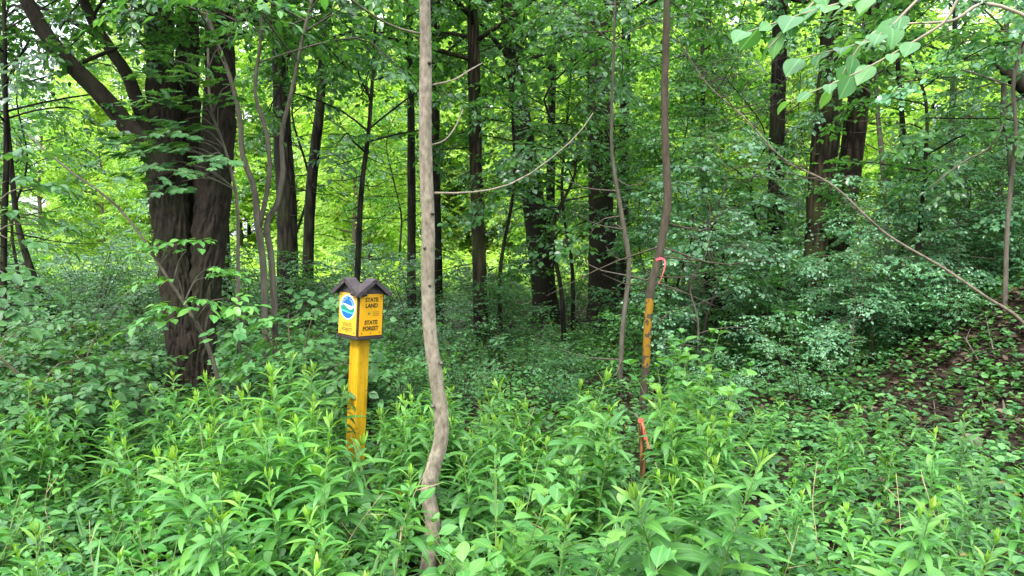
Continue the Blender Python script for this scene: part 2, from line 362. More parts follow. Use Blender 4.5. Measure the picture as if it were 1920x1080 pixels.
def px_tree(name,label,cat,pp,Y,zt,bark,leaf,kind,z0,nb,bl,ss,spl=8,sides=10,rough=.05,seed=0,group=None,dY=None,extra=None,rings=None,rise=.35,droop=.25,topl=.45,hand=None,dead=0,furrow=0.0):
    g=np.random.default_rng(seed+100); pts,rad=px_path(pp,Y,zt,dY)
    n=rings or max(16,int((pts[-1][2]-pts[0][2])/.18)); tp,tr=resample(pts,rad,n)
    loc=Vector(tp[0]); r=root(name,loc,label,cat,group)
    o0=np.array(tp[0]); w=Geo(); c=Geo()
    flare=1+.35*np.exp(-np.maximum(tp[:,2]-tp[0][2],0)/.25) if tr[0]>.05 else 1
    tube(w,tp-o0,tr*flare,sides,0,rough,seed,furrow=furrow)
    for e in (extra or []):
        ep,er=px_path(e['pp'],e.get('Y',Y),e.get('zt'),e.get('dY'),ground=e.get('ground',False)); ep,er=resample(ep,er,max(10,int(np.linalg.norm(ep[-1]-ep[0])/(.04 if furrow else .15))))
        tube(w,ep-o0,er,e.get('sides',sides),0,rough,seed+3,furrow=furrow if e.get('sides',sides)>24 else 0)
        if e.get('nb'): grow_crown(w,c,ep-o0,er,g,e.get('z0',-9)-o0[2],e['nb'],e.get('bl',bl),e.get('kind',kind),e.get('ss',ss),rise,droop,e.get('spl',spl),topl)
    for _ in range(dead):   # bare dead side twigs on the lower stem
        i=g.integers(int(len(tp)*(.36 if name=='marked_tree' else .1)),int(len(tp)*.6)); a=g.uniform(0,6.28); L=g.uniform(.3,1.3); d=np.array([math.cos(a),math.sin(a),g.uniform(-.25,.35)])*L
        tube(w,spline([tp[i]-o0,tp[i]-o0+d*.5+np.array([0,0,-.05]),tp[i]-o0+d+g.normal(size=3)*.12],6),np.linspace(.009,.002,6),4,0,cap=False)
    if nb: grow_crown(w,c,tp-o0,tr,g,z0-o0[2],nb,bl,kind,ss,rise,droop,spl,topl)
    if hand:
        SP=[];SD=[];SS=[]
        for (hx,hy,hY,dx,dy_,dz,s) in hand: SP.append(P(hx,hy,hY)-o0); SD.append((dx,dy_,dz)); SS.append(s)
        add_sprays(c,kind,SP,SD,SS,g,.12)
        # carrying branchlets back to the stem
        for p in SP:
            j=np.argmin(np.linalg.norm((tp-o0-p)*np.array([1,1,1.6])+np.array([0,0,.25]),axis=1)); q=tp[j]-o0
            tube(w,spline([q,(q+p)/2+np.array([0,0,.06]),p],7),np.linspace(min(.012,tr[j]*.6),.003,7),4,0,cap=False)
    link('trunk',w.mesh('trunk',[bark],True),r)
    if c.n: link('crown',c.mesh('crown',[leaf,M['twig']]),r)
    return r

# ================================================================== SETTING
gx=np.sinh(np.linspace(-4.2,4.2,241))/np.sinh(4.2)*500
gy=np.concatenate([np.linspace(-30,-1,12),np.linspace(-.5,14,118),14+np.sinh(np.linspace(.03,4,90))/np.sinh(4)*900])
XX,YY=np.meshgrid(gx,gy); ZZ=H(XX,YY)+.012*np.sin(XX*17+YY*3)*np.sin(YY*13-XX*5)*(YY<14)
nx,ny=len(gx),len(gy); ii,jj=np.meshgrid(np.arange(nx-1),np.arange(ny-1)); a=(jj*nx+ii).ravel()
G=Geo(); G.add(np.stack([XX,YY,ZZ],2).reshape(-1,3),np.concatenate([np.stack([a,a+1,a+nx+1],1),np.stack([a,a+nx+1,a+nx],1)]))
m,t=nt('forest_soil'); L=t.links.new
tc=N(t,'ShaderNodeTexCoord'); n1=N(t,'ShaderNodeTexNoise'); n1.inputs['Scale'].default_value=9; n1.inputs['Detail'].default_value=8; n1.inputs['Roughness'].default_value=.7; L(tc.outputs['Object'],n1.inputs[0])
vo=N(t,'ShaderNodeTexVoronoi'); vo.inputs['Scale'].default_value=22; L(tc.outputs['Object'],vo.inputs[0])
soil=ramp(t,[(.3,(.006,.005,.004)),(.5,(.016,.013,.010)),(.75,(.045,.036,.028))],n1.outputs[0])
soil=mixc(t,soil,(.035,.027,.020),.4); 
soil2=ramp(t,[(.3,(.012,.009,.006)),(.52,(.035,.024,.016)),(.8,(.07,.05,.035))],n1.outputs[0])
soil=mixc(t,soil,soil2,.7)
sp=N(t,'ShaderNodeSeparateXYZ'); L(tc.outputs['Object'],sp.inputs[0]); mr=N(t,'ShaderNodeMapRange'); L(sp.outputs[1],mr.inputs[0]); mr.inputs[1].default_value=20; mr.inputs[2].default_value=27
soil=mixc(t,soil,(.14,.26,.03),mr.outputs[0])
p=N(t,'ShaderNodeBsdfPrincipled'); L(soil,p.inputs['Base Color']); p.inputs['Roughness'].default_value=.95; p.inputs['Specular IOR Level'].default_value=.1
b=N(t,'ShaderNodeBump'); b.inputs['Strength'].default_value=1; b.inputs['Distance'].default_value=.05; L(n1.outputs[0],b.inputs['Height']); L(b.outputs[0],p.inputs['Normal'])
o=N(t,'ShaderNodeOutputMaterial'); L(p.outputs[0],o.inputs[0])
tag(link('ground',G.mesh('ground',[m],True)),kind='structure')

# ------------------------------------------------------------------ ground cover (uncountable)
def whorls(geo,leafs,xy,h,ls,nl,g,jit=.3):
    n=len(xy); x=xy[:,0];y=xy[:,1]; z=H(x,y)
    hh=h*g.uniform(.3,1.3,n)
    for k in range(nl):
        a=g.uniform(0,6.28,n); r=g.uniform(.1,.5,n)*ls; zz=z+hh*(.35+.65*(k+g.uniform(0,1,n))/nl)
        pos=np.stack([x+np.cos(a)*r*.5,y+np.sin(a)*r*.5,zz],1); D=np.stack([np.cos(a),np.sin(a),g.normal(size=n)*.3-.05],1)
        place(geo,leafs[k%len(leafs)],pos,frames(D,np.tile([0,0,1.],(n,1)),jit,g),ls*g.uniform(.6,1.3,n))
def scatter(n,y0,y1,g,fx=.78,pw=1.3,x0=None,x1=None):
    y=y0+(y1-y0)*g.uniform(0,1,n)**pw; x=g.uniform(-1,1,n)*(fx*y+.5)
    if x0 is not None: k=(x>=x0)&(x<=x1); x=x[k];y=y[k]
    return np.stack([x,y],1)
g=np.random.default_rng(5)
cv=Geo(); xy=scatter(12500,3.8,13,g,pw=1.0)
# bare soil on the mound face
dm=((xy[:,0]-5.2)/.6)**2+((xy[:,1]-6.3)/.9)**2; ex=xy[(dm<2.2)]+g.normal(size=xy[(dm<2.2)].shape)*.15; xy=np.vstack([xy,ex[ex[:,0]/ex[:,1]<.66]])
dn=((xy[:,0]-2.2)/1.3)**2+((xy[:,1]-3.9)/.7)**2; keep=(dn>1)|(g.uniform(size=len(xy))<.15); xy=xy[keep]
rr_=xy[:,0]/xy[:,1]; gul=(rr_>.30)&(xy[:,1]<7.2)&(np.sin(xy[:,0]*3.1+1)*np.sin(xy[:,1]*2.7)>-.15); xy=xy[(~gul)|(g.uniform(size=len(xy))<.45)]
whorls(cv,[MID,MIDR],xy,.20,.062,6,g)
xy=scatter(2600,1.75,4.3,g,pw=1.0); rr_=xy[:,0]/xy[:,1]; xy=xy[~((rr_>-.15)&(rr_<-.085)&(xy[:,1]<3.5))]; whorls(cv,[OVAL[0],MIDR],xy,.26,.055,6,g)
xy=scatter(6000,9,24,g,pw=1.0); whorls(cv,[FAR],xy,.40,.085,8,g)
tag(link('ground_cover',cv.mesh('ground_cover',[M['cover']])),'low shaded leafy plants carpeting the forest floor','ground cover',kind='stuff')
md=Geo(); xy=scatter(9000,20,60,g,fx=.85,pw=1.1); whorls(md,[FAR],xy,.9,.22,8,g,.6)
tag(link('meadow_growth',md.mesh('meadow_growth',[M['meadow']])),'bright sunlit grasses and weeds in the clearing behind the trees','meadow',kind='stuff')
# leaf litter on the mound
lt=Geo(); n=9000; x=np.concatenate([g.normal(5.0,1.0,n//2),g.uniform(-6,6,n//2)]); y=np.concatenate([g.normal(6.9,.9,n//2),g.uniform(3.5,10,n//2)]); z=H(x,y)+g.uniform(.006,.035,n)
a=g.uniform(0,6.28,n); place(lt,MID,np.stack([x,y,z],1),frames(np.stack([np.cos(a),np.sin(a),g.normal(size=n)*.3],1),np.tile([0,0,1.],(n,1)),.45,g),g.uniform(.03,.085,n))
M['litter']=leaf_mat('dry_leaf',(.025,.016,.010),(.06,.040,.026),(.17,.125,.09),.1,rough=.8,spec=.15,tcol=(1,1,1))
tag(link('leaf_litter',lt.mesh('leaf_litter',[M['litter']])),'brown dead leaves littering the bare soil','leaf litter',kind='stuff')

# ================================================================== SIGN POST
def box(geo,c,s,mi=0,rot=None):
    c=np.array(c,float); s=np.array(s,float)/2
    V=np.array([(i,j,k) for i in(-1,1) for j in(-1,1) for k in(-1,1)],float)*s
    if rot is not None: V=V@np.array(rot).T
    F=[(0,1,3,2),(4,6,7,5),(0,4,5,1),(2,3,7,6),(0,2,6,4),(1,5,7,3)]
    T=[];[T.extend([(q[0],q[1],q[2]),(q[0],q[2],q[3])]) for q in F]
    geo.add(V+c,T,None,mi)
def bevel(o,w=.003,seg=2):
    md=o.modifiers.new('bevel','BEVEL'); md.width=w; md.segments=seg; md.limit_method='ANGLE'
YS=5.4; topz=P(685,628,YS)[2]; sx=P(672,628,YS)[0]
base=np.array([P(667,890,YS)[0]-.012,YS,Hf(P(667,890,YS)[0],YS)-.02])
Hh=topz-base[2]; lean=math.atan2(sx+.012-base[0],Hh)
sg=root('sign_post',base,'yellow painted post carrying a brown roofed box with state forest signs','signpost')
sg.rotation_euler=Matrix.Rotation(lean,3,'Y').to_4x4().to_euler() if False else (Matrix.Rotation(lean,4,'Y')@Matrix.Rotation(R_(49),4,'Z')).to_euler()
yel=bark_mat('yellow_paint_wood',(.30,.15,.006),(.62,.36,.012),None,sc=(30,30,3),bump=.25,dist=.003,vor=False)
# dirt, scuffs on paint
t=yel.node_tree; pp=t.nodes[yel['p']]; n9=N(t,'ShaderNodeTexNoise'); n9.inputs['Scale'].default_value=26; n9.inputs['Detail'].default_value=6
tc9=N(t,'ShaderNodeTexCoord'); t.links.new(tc9.outputs['Object'],n9.inputs[0]); src=pp.inputs['Base Color'].links[0].from_socket
mr9=N(t,'ShaderNodeMapRange'); t.links.new(n9.outputs[0],mr9.inputs[0]); mr9.inputs[1].default_value=.60; mr9.inputs[2].default_value=.75; mr9.inputs[4].default_value=.6
t.links.new(mixc(t,src,(.14,.07,.01),mr9.outputs[0]),pp.inputs['Base Color']); pp.inputs['Roughness'].default_value=.5
brown=bark_mat('dark_stained_wood',(.020,.014,.014),(.055,.042,.042),None,sc=(8,8,60),bump=.3,dist=.004,vor=False)
roofm=bark_mat('weathered_roof_board',(.028,.022,.024),(.085,.070,.074),None,sc=(10,10,40),bump=.3,dist=.004,vor=False)
G=Geo(); box(G,(0,0,Hh/2),(.102,.102,Hh)); o=link('post',G.mesh('post',[yel]),sg); bevel(o,.006)
S=.228; BH=.345; zb=Hh
G=Geo(); box(G,(0,0,zb+BH/2-.01),(S,S,BH-.02)); box(G,(0,0,zb-.006),(S+.016,S+.016,.018)); o=link('box_housing',G.mesh('box_housing',[brown]),sg); bevel(o)
# cross gable roof
hw=.145; rise=.104; ez=zb+BH-.045; th=.020; ln=S/2+.030
def gable_slab(rot):
    G=Geo(); ang=math.atan2(rise,hw); Ls=math.hypot(rise,hw)+.012
    for s in (-1,1):
        c=np.array([s*hw/2,0,rise/2]); 
        Rm=np.array(Matrix.Rotation(s*ang,3,'Y')); V0=Geo(); box(G,(0,0,0),(Ls,.080,th),0,Rm); G.V[-1]+=np.array([s*hw/2,-ln+.040,ez+rise/2+th/2],np.float32)
    # gable boards (fascia) and infill triangle
    for s in (-1,):
        y=s*(S/2+.004); tri=[(-hw+.02,y,ez+.004),(hw-.02,y,ez+.004),(0,y,ez+rise-.006)]; tri2=[(q[0],y-s*.02,q[2]) for q in tri]
        G.add(tri+tri2,[(0,1,2),(5,4,3),(0,3,4),(0,4,1),(1,4,5),(1,5,2),(2,5,3),(2,3,0)])
        for q in (-1,1):
            Rm=np.array(Matrix.Rotation(q*ang,3,'Y')); box(G,(0,0,0),(Ls,.014,th+.010),0,Rm); G.V[-1]+=np.array([q*hw/2,s*(ln+.006),ez+rise/2+th/2-.004],np.float32)
    G.V=[v@np.array(Matrix.Rotation(rot,3,'Z')).T.astype(np.float32) for v in G.V]
    return G
for rt in (0,-PI/2):
    o=link('roof',gable_slab(rt).mesh('roof',[roofm]),sg); bevel(o,.002,1)
yellow=plain('sign_yellow',(.62,.30,.006),.35,.5,.03,6); yellow2=plain('sign_yellow_pale',(.60,.34,.03),.35,.5,.05,6)
ink=plain('black_ink',(.05,.03,.01),.5,.3,.05); olive=plain('faded_green_ink',(.17,.19,.02),.5,.3,.05); white=plain('white_ink',(.85,.88,.9),.4,.4,.02)
blue=plain('blue_ink',(.01,.11,.62),.4,.4,.05); green=plain('green_ink',(.01,.22,.15),.4,.4,.05); lblue=plain('light_blue_ink',(.08,.40,.62),.4,.4,.05); pale=plain('pale_blue_ink',(.35,.55,.95),.4,.4,.02)
screw=plain('rusty_screw',(.10,.05,.02),.6,.4,.2)
def text_mesh(body,size,mat,off=.0):
    c=bpy.data.curves.new('lettering','FONT'); c.body=body; c.size=size; c.align_x='CENTER'; c.align_y='CENTER'; c.extrude=.0006; c.offset=off; c.resolution_u=3
    o=bpy.data.objects.new('tmp',c); COL.objects.link(o); bpy.context.view_layer.update()
    me=bpy.data.meshes.new_from_object(o.evaluated_get(bpy.context.evaluated_depsgraph_get())); bpy.data.objects.remove(o)
    me.materials.clear(); me.materials.append(mat); return me
def letters(panel,items,name='lettering'):
    """items: (text,size,x,z,mat,rot) in panel plane (local XY of the panel)"""
    for (s,size,x,z,mat,rt,off) in items:
        o=link(name,text_mesh(s,size,mat,off),panel,(x,z,.0034)); o.rotation_euler=(0,0,rt)
PW=.205; PH=.300; pzc=zb+.012+PH/2
def panel(label,rotz,mat,off):
    G=Geo(); box(G,(0,0,0),(PW,PH,.004)); o=link('sign_panel',G.mesh('sign_panel',[mat]),sg); bevel(o,.001,1); o['label']=label
    o.rotation_euler=(R_(90),0,rotz); d=Vector((0,-(S/2+.003),0)); d.rotate(Matrix.Rotation(rotz,3,'Z')); o.location=(d.x,d.y,pzc)
    for (x,y) in ((-1,-1),(-1,1),(1,-1),(1,1),(0,-1)):
        G=Geo(); tube(G,[(x*(PW/2-.022),y*(PH/2-.02),.002),(x*(PW/2-.022),y*(PH/2-.02),.0045)],.0045,8); link('screw',G.mesh('screw',[screw]),o)
    return o
pf=panel('yellow panel reading state land, state forest in black',0,yellow,0)
letters(pf,[('STATE',.041,.0,.108,ink,0,.0012),('LAND',.041,.0,.066,ink,0,.0012),('STATE',.041,.0,-.055,ink,0,.0012),('FOREST',.041,-.002,-.098,ink,0,.0012)])
grey=plain('small_print_ink',(.20,.13,.015),.5,.3,.05)
G=Geo()
for k in range(3): box(G,(.042,.020-.012*k,.0026),(.060-.004*k,.0035,.0012))
link('small_print',G.mesh('small_print',[grey]),pf)
G=Geo(); tube(G,[(-.022,.010,.002),(-.022,.010,.0032)],.010,10); link('small_mark',G.mesh('small_mark',[plain('mark_ink',(.14,.16,.03),.5)]),pf)
pl=panel('paler yellow panel with round blue and green emblem',-PI/2,yellow2,0)
letters(pl,[('STATE',.036,.0,-.078,olive,0,.0004),('FOREST',.036,.0,-.112,olive,0,.0004)])
# emblem : columns cut into bands
G=Geo(); cy=.048; Rr=.090
def disc(r,zz,mi,lo,hi,n=40):
    xs=np.linspace(-r,r,n+1); V=[];T=[]
    for x in xs:
        h=math.sqrt(max(0,r*r-x*x)); a=min(max(lo(x),-h),h); b_=min(max(hi(x),-h),h); V+= [(x,cy+a,zz),(x,cy+b_,zz)]
    for i in range(n): q=2*i; T+=[(q,q+2,q+3),(q,q+3,q+1)]
    G.add(V,T,None,mi)
ri=Rr-.010; w1=lambda x:.018-.10*x*.5-.004*math.sin(x*40); w2=lambda x:.006+.016*math.cos((x+.055)*38)-.004
w3=lambda x:-.028-.006*math.sin(x*30); w4=lambda x:-.038-.006*math.sin(x*30+.6)
disc(Rr,.0028,0,lambda x:-1,lambda x:1); disc(ri,.0036,1,lambda x:max(w1(x),w2(x)+.006),lambda x:1); disc(ri,.0036,2,w3,w2)
disc(ri,.0036,3,w4,lambda x:w3(x)); disc(ri,.0036,1,lambda x:-1,w4)
link('emblem',G.mesh('emblem',[white,blue,green,lblue]),pl)
for i,ch in enumerate('STATE LAND'):
    if ch==' ': continue
    an=R_(168-156*i/9); r=ri-.016; o=link('lettering',text_mesh(ch,.024,pale,.0004),pl,(math.cos(an)*r,cy+math.sin(an)*r,.0044)); o.rotation_euler=(0,0,an-PI/2)

# ================================================================== NAMED TREES
T=px_tree
# near pale sapling
pts=[(800,1085,34),(806,1040,33),(812,980,32),(803,925,31),(812,880,31),(826,830,30),(828,780,30),(818,710,29),(806,620,28),(802,520,27),(803,430,27),(799,330,27),(797,230,26),(798,120,24),(797,40,22),(796,-60,21)]
pts=[(a_,b_,c_*.92) for a_,b_,c_ in pts]
def twig_extra(pp,Y,dY=None): return dict(pp=pp,Y=Y,dY=dY,sides=5)
sap=T('sapling','slender pale grey sapling with a wavy bare trunk right of the signpost','tree',pts,3.45,4.6,M['smooth'],M['mid'],'mid',3.2,16,1.1,.42,spl=6,sides=18,rough=.035,seed=1,rings=110,
  extra=[twig_extra([(815,362,5),(860,362,3.6),(905,358,3.2),(950,348,3),(1000,322,2.6),(1050,283,2.3),(1085,250,2),(1112,212,1.4)],3.4,.5),
         twig_extra([(806,160,4),(850,150,3),(880,132,3),(905,118,2)],3.45,.3),
         twig_extra([(790,64,5),(740,50,3.5),(690,22,4),(655,-5,3)],3.45,-.3),
         twig_extra([(808,272,3.5),(835,262,2.5),(855,235,3),(868,205,2)],3.45,.4)])
# knots and branch scars on the sapling
G=Geo()
for (x,y,s) in ((812,400,1),(798,465,-1),(806,535,1),(828,680,1),(806,120,1),(812,760,1),(808,900,-1)):
    c=P(x,y,3.45); c[1]-=.030; G=Geo()
    tube(G,[c-np.array(sap.location)+np.array([0,.012,0]),c-np.array(sap.location)+np.array([s*.003,-.005,.002]),c-np.array(sap.location)+np.array([s*.004,-.010,.003])],[.011,.007,.002],7)
    link('branch_scar',G.mesh('branch_scar',[M['barkgrey']],True),sap)

# big multi stem tree
T('broad_tree','massive dark multi-stemmed tree with furrowed bark at the left','tree',
  [(352,745,66),(347,680,52),(336,560,58),(326,450,62),(314,340,66),(305,220,52),(300,100,46),(298,-40,44)],8.0,9.5,M['bark'],M['mid'],'mid',4.0,20,2.3,.6,spl=12,sides=120,rough=.04,seed=2,rings=330,furrow=.035,
  extra=[dict(sides=100,pp=[(382,745,54),(378,680,44),(382,560,52),(390,450,56),(402,330,58),(412,200,52),(413,60,48),(414,-40,46)],Y=8.05,zt=9,nb=26,z0=3.4,bl=2.3,spl=12),
         dict(pp=[(360,620,40),(359,380,54),(356,250,38),(352,100,36),(350,-40,30)],Y=8.3,zt=8,nb=8,z0=4.6),
         dict(pp=[(310,330,50),(285,285,44),(245,243,35),(190,178,31),(130,118,28),(85,62,26),(50,0,24),(15,-70,20)],Y=7.7,dY=-.5,nb=3,z0=4.3,bl=1.2,ss=.5,spl=6,sides=20),
         dict(pp=[(295,300,32),(262,205,26),(238,140,22),(205,90,20),(165,20,18),(140,-50,16)],Y=7.9,dY=-.2,nb=3,z0=4.2,bl=1.2,ss=.5,spl=6,sides=14)])
# grey multi-stem clump
T('shrubby_tree','clump of thin grey-brown forking stems just left of the signpost','tree',
  [(508,775,13),(500,700,12),(497,600,12),(494,500,12),(484,420,13),(476,350,11),(455,290,10),(450,220,9),(430,140,8),(400,60,7)],6.6,5.6,M['barkgrey'],M['mid'],'mid',3.0,8,1.5,.5,sides=10,seed=3,
  extra=[dict(pp=[(520,775,13),(517,680,12),(514,580,12),(508,480,12),(500,420,11),(520,380,10),(530,320,9),(528,250,8),(545,180,7),(570,60,6),(590,-20,5)],Y=6.7,zt=5.5,nb=12,z0=3.0,bl=1.5,ss=.5,sides=10,ground=True),
         dict(pp=[(486,430,10),(505,330,9),(500,250,8),(478,170,7),(490,60,6),(480,-20,5)],Y=6.6,zt=5,nb=8,z0=3.0,bl=1.4,ss=.5,sides=8)])
# young maple spreading in front of the broad tree
T('young_maple','young maple with star-shaped leaves spread in front of the massive trunk','tree',
  [(452,780,8),(448,650,8),(446,500,7),(445,380,6),(425,290,6),(400,220,5),(392,170,5),(390,90,4)],6.1,3.0,M['barkgrey'],M['maple'],'maple',9,0,1,.5,sides=8,seed=4,
  hand=[(400,235,6.0,-1,-.5,-.15,.55),(380,205,6.05,-.8,-.6,.05,.5),(370,265,5.9,-1,-.5,-.2,.55),(330,275,5.9,-1,-.3,-.12,.5),(300,285,5.8,-1,-.3,-.1,.45),(345,225,6.1,-.9,-.3,0,.5),(320,300,5.8,-.4,-.8,-.3,.4),
        (350,310,5.8,.2,-1,-.3,.4),(395,290,5.8,.3,-1,-.25,.45),(410,200,6.1,.3,-.8,.1,.45),(290,260,5.9,-1,-.1,0,.45),(430,160,6.0,-.4,-1,.1,.5),(390,120,6.0,-.8,-.8,.1,.5),(350,150,6.0,-1,-.4,.1,.5),(320,110,6.0,-.9,-.5,.15,.45),(420,90,6.1,.3,-1,.1,.5),(365,185,5.9,-.7,-.9,-.1,.5),(340,340,5.8,-.3,-1,-.3,.42),(300,320,5.8,-1,-.4,-.2,.4),(270,270,5.9,-1,-.4,-.05,.4),(360,245,5.9,-.5,-1,-.15,.45)])
# arching sapling with compound leaves
T('arching_sapling','thin arching sapling leaning left across the massive trunk','tree',
  [(421,782,10),(408,705,9),(390,650,9),(374,615,8),(350,575,7),(325,538,6),(298,495,6),(270,450,5),(240,410,5),(200,368,4.5),(150,335,4),(100,295,3.5),(50,250,3)],5.8,None,M['barkgrey'],M['fgoval'],'oval',9,0,1,.5,sides=8,seed=5,
  hand=[(375,575,5.7,-1,-.3,-.1,.42),(420,560,5.7,.8,-.4,-.2,.4),(340,590,5.6,-1,-.5,-.15,.4),(395,500,5.8,.8,-.6,-.1,.34),(330,520,5.7,-.9,-.5,-.1,.34),(385,560,5.7,.5,-.8,-.1,.4),(355,560,5.6,-.6,-.9,-.2,.36),(400,585,5.7,1,-.3,-.1,.36),(350,470,5.8,-.8,-.5,.05,.35),(360,450,5.8,.5,-.8,-.05,.35),(330,455,5.8,-1,-.2,0,.3),
        (385,520,5.8,.8,-.4,.2,.3)])
# row of middle-distance trees
mid=[
 ('slim_tree','slim straight trunk with mossy bark, first trunk right of the pale sapling','tree',[(900,520,26),(897,430,25),(892,300,24),(889,180,23),(887,60,22),(886,-20,21)],11,9,'barkmoss','mid','mid',4.0,20,2.3,.7,2),
 ('leaning_tree','grey trunk leaning left, wrapped in small leaves, behind the mossy slim one','tree',[(1020,545,46),(1012,470,44),(1003,400,42),(988,290,38),(973,190,34),(962,90,34),(955,10,34)],15,11,'bark','mid','small',4.5,20,3.0,.8,3),
 ('straight_tree','thickest straight dark trunk in the middle of the forest','tree',[(1130,550,56),(1128,450,48),(1125,300,44),(1122,150,41),(1120,0,38)],14,12,'bark','mid','mid',5.2,22,3.2,.85,4),
 ('dark_tree','narrow dark trunk close behind the thickest straight trunk','tree',[(1168,480,24),(1167,380,22),(1170,260,20),(1172,150,18),(1175,20,17)],17,11,'barkdark','mid','mid',6,18,2.8,.9,5),
 ('rough_tree','upright rough black trunk with a leafless middle, left of the close pair','tree',[(1452,550,32),(1454,450,30),(1455,330,29),(1458,200,27),(1462,60,26)],13,10,'barkdark','mid','mid',5.2,18,2.6,.75,6),
 ('ivy_tree','brown trunk bearing a vine tangle, left one of the close pair','tree',[(1520,560,44),(1528,480,42),(1534,400,42),(1543,300,48),(1550,230,50),(1556,120,40),(1560,0,36)],12,10,'barkmoss','mid','mid',5.0,20,2.6,.75,7),
 ('tilted_tree','brown trunk tilting right, right one of the close pair','tree',[(1572,470,42),(1582,400,43),(1594,320,42),(1604,240,40),(1614,160,36),(1630,60,30)],12.6,10,'barkmoss','mid','mid',5.0,18,2.6,.75,8),
 ('forked_tree','dark wavy trunk half hidden by leaves between left clump and signpost','tree',[(577,540,22),(578,470,20),(582,380,20),(590,290,19),(600,200,17),(606,100,15),(618,0,13)],12,9,'barkdark','mid','mid',4.2,20,2.5,.7,9),
 ('shaded_tree','broad shaded trunk low behind the thin forking clump','tree',[(540,570,42),(540,480,38),(538,380,36),(530,250,32),(525,120,28)],13,10,'barkdark','mid','mid',4.4,20,2.7,.75,10),
 ('thin_tree','very thin dark stem rising just above the signpost roof','tree',[(668,560,11),(672,470,11),(676,380,10),(683,310,9),(692,240,8),(700,120,6)],10,5.5,'barkdark','mid','mid',2.6,16,1.7,.6,11),
 ('pole_tree','straight dark pole-like stem left of the pale sapling','tree',[(772,560,17),(772,420,16),(771,300,15),(770,150,13),(768,20,12)],15,9,'barkdark','mid','mid',4.5,18,2.3,.75,12),
 ('hidden_tree','dark trunk peeking out right behind the pale sapling','tree',[(820,560,22),(818,430,20),(816,300,19),(815,150,17),(812,20,15)],13,9,'barkdark','mid','mid',4.3,18,2.4,.7,13),
 ('branchy_tree','dark trunk with stiff side branches between the leaning and straight trunks','tree',[(1030,560,18),(1031,420,17),(1033,300,16),(1036,150,14),(1042,20,12)],16,9,'barkdark','mid','mid',4.8,20,2.6,.8,14),
 ('bent_stem_tree','thin bent brown stem beside the paint-marked trunk','tree',[(1163,735,9),(1165,660,9),(1170,590,9),(1180,500,9),(1170,430,9),(1160,370,8),(1150,310,7),(1146,240,6),(1150,120,5)],8.2,4.6,'barkgrey','mid','mid',3.2,10,1.4,.5,15),
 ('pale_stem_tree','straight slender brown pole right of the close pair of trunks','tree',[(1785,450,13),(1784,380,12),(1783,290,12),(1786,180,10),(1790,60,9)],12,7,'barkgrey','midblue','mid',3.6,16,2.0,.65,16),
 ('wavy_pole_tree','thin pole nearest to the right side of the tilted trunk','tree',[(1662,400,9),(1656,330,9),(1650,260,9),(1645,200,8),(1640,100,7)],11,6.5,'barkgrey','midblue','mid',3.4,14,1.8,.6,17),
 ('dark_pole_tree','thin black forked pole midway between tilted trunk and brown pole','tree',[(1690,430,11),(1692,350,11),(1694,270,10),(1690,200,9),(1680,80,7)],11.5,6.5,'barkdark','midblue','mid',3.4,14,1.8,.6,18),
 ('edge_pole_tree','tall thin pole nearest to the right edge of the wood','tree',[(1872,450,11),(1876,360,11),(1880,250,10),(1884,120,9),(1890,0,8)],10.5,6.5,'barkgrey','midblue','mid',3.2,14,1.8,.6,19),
 ('curved_tree','small dark curved trunk low at the left edge','tree',[(118,625,16),(95,590,15),(75,550,14),(60,510,13),(45,465,12),(30,400,10),(20,300,9)],9,5,'barkdark','mid','mid',2.8,14,1.8,.55,20),
 ('upright_tree','thin upright stem at the outer left end of the wood','tree',[(8,640,12),(6,540,12),(8,420,11),(12,300,10),(10,150,8)],7.5,5.2,'barkdark','mid','mid',2.6,16,1.7,.5,21),
]
for (nm,lab,cat,pp,Y,zt,bk,lf,kind,z0,nb,bl,ss,sd) in mid:
    T(nm,lab,cat,pp,Y,zt,M[bk],M[lf],kind,z0,nb,bl,ss,spl=6,sides=16 if pp[0][2]>25 else 10,rough=.06,seed=sd,dead=12)
# paint marked leaning stem
pm=bark_mat('paint_marked_bark',(.03,.022,.016),(.09,.068,.05),(.05,.07,.025),sc=(24,24,7),mossamt=.4,vor=False)
zlo=P(1212,690,7)[2]; zhi=P(1216,563,7)[2]; zr=P(1210,740,7)[2]
marked=T('marked_tree','slim leaning tree blazed with yellow paint on its lower trunk','tree',
  [(1205,760,15),(1210,700,15),(1213,640,15),(1217,580,15),(1222,535,16),(1234,490,16),(1243,440,15),(1252,380,15),(1249,300,14),(1246,200,13),(1248,100,13),(1251,0,12)],7.0,6.2,pm,M['mid'],'mid',3.9,16,1.9,.55,spl=9,sides=14,rough=.04,seed=30,dead=8)
t=pm.node_tree; L=t.links.new; pr=t.nodes[pm['p']]; src=pr.inputs['Base Color'].links[0].from_socket
g_=N(t,'ShaderNodeNewGeometry'); s_=N(t,'ShaderNodeSeparateXYZ'); L(g_.outputs['Position'],s_.inputs[0])
nn=N(t,'ShaderNodeTexNoise'); nn.inputs['Scale'].default_value=18; nn.inputs['Detail'].default_value=4; L(g_.outputs['Position'],nn.inputs[0])
ad=N(t,'ShaderNodeMath',operation='MULTIPLY_ADD'); L(nn.outputs[0],ad.inputs[0]); ad.inputs[1].default_value=.26; L(s_.outputs[2],ad.inputs[2])
m1=N(t,'ShaderNodeMath',operation='GREATER_THAN'); L(ad.outputs[0],m1.inputs[0]); m1.inputs[1].default_value=zlo+.13
m2=N(t,'ShaderNodeMath',operation='LESS_THAN'); L(ad.outputs[0],m2.inputs[0]); m2.inputs[1].default_value=zhi+.13
m3=N(t,'ShaderNodeMath',operation='LESS_THAN'); L(nn.outputs[0],m3.inputs[0]); m3.inputs[1].default_value=.53
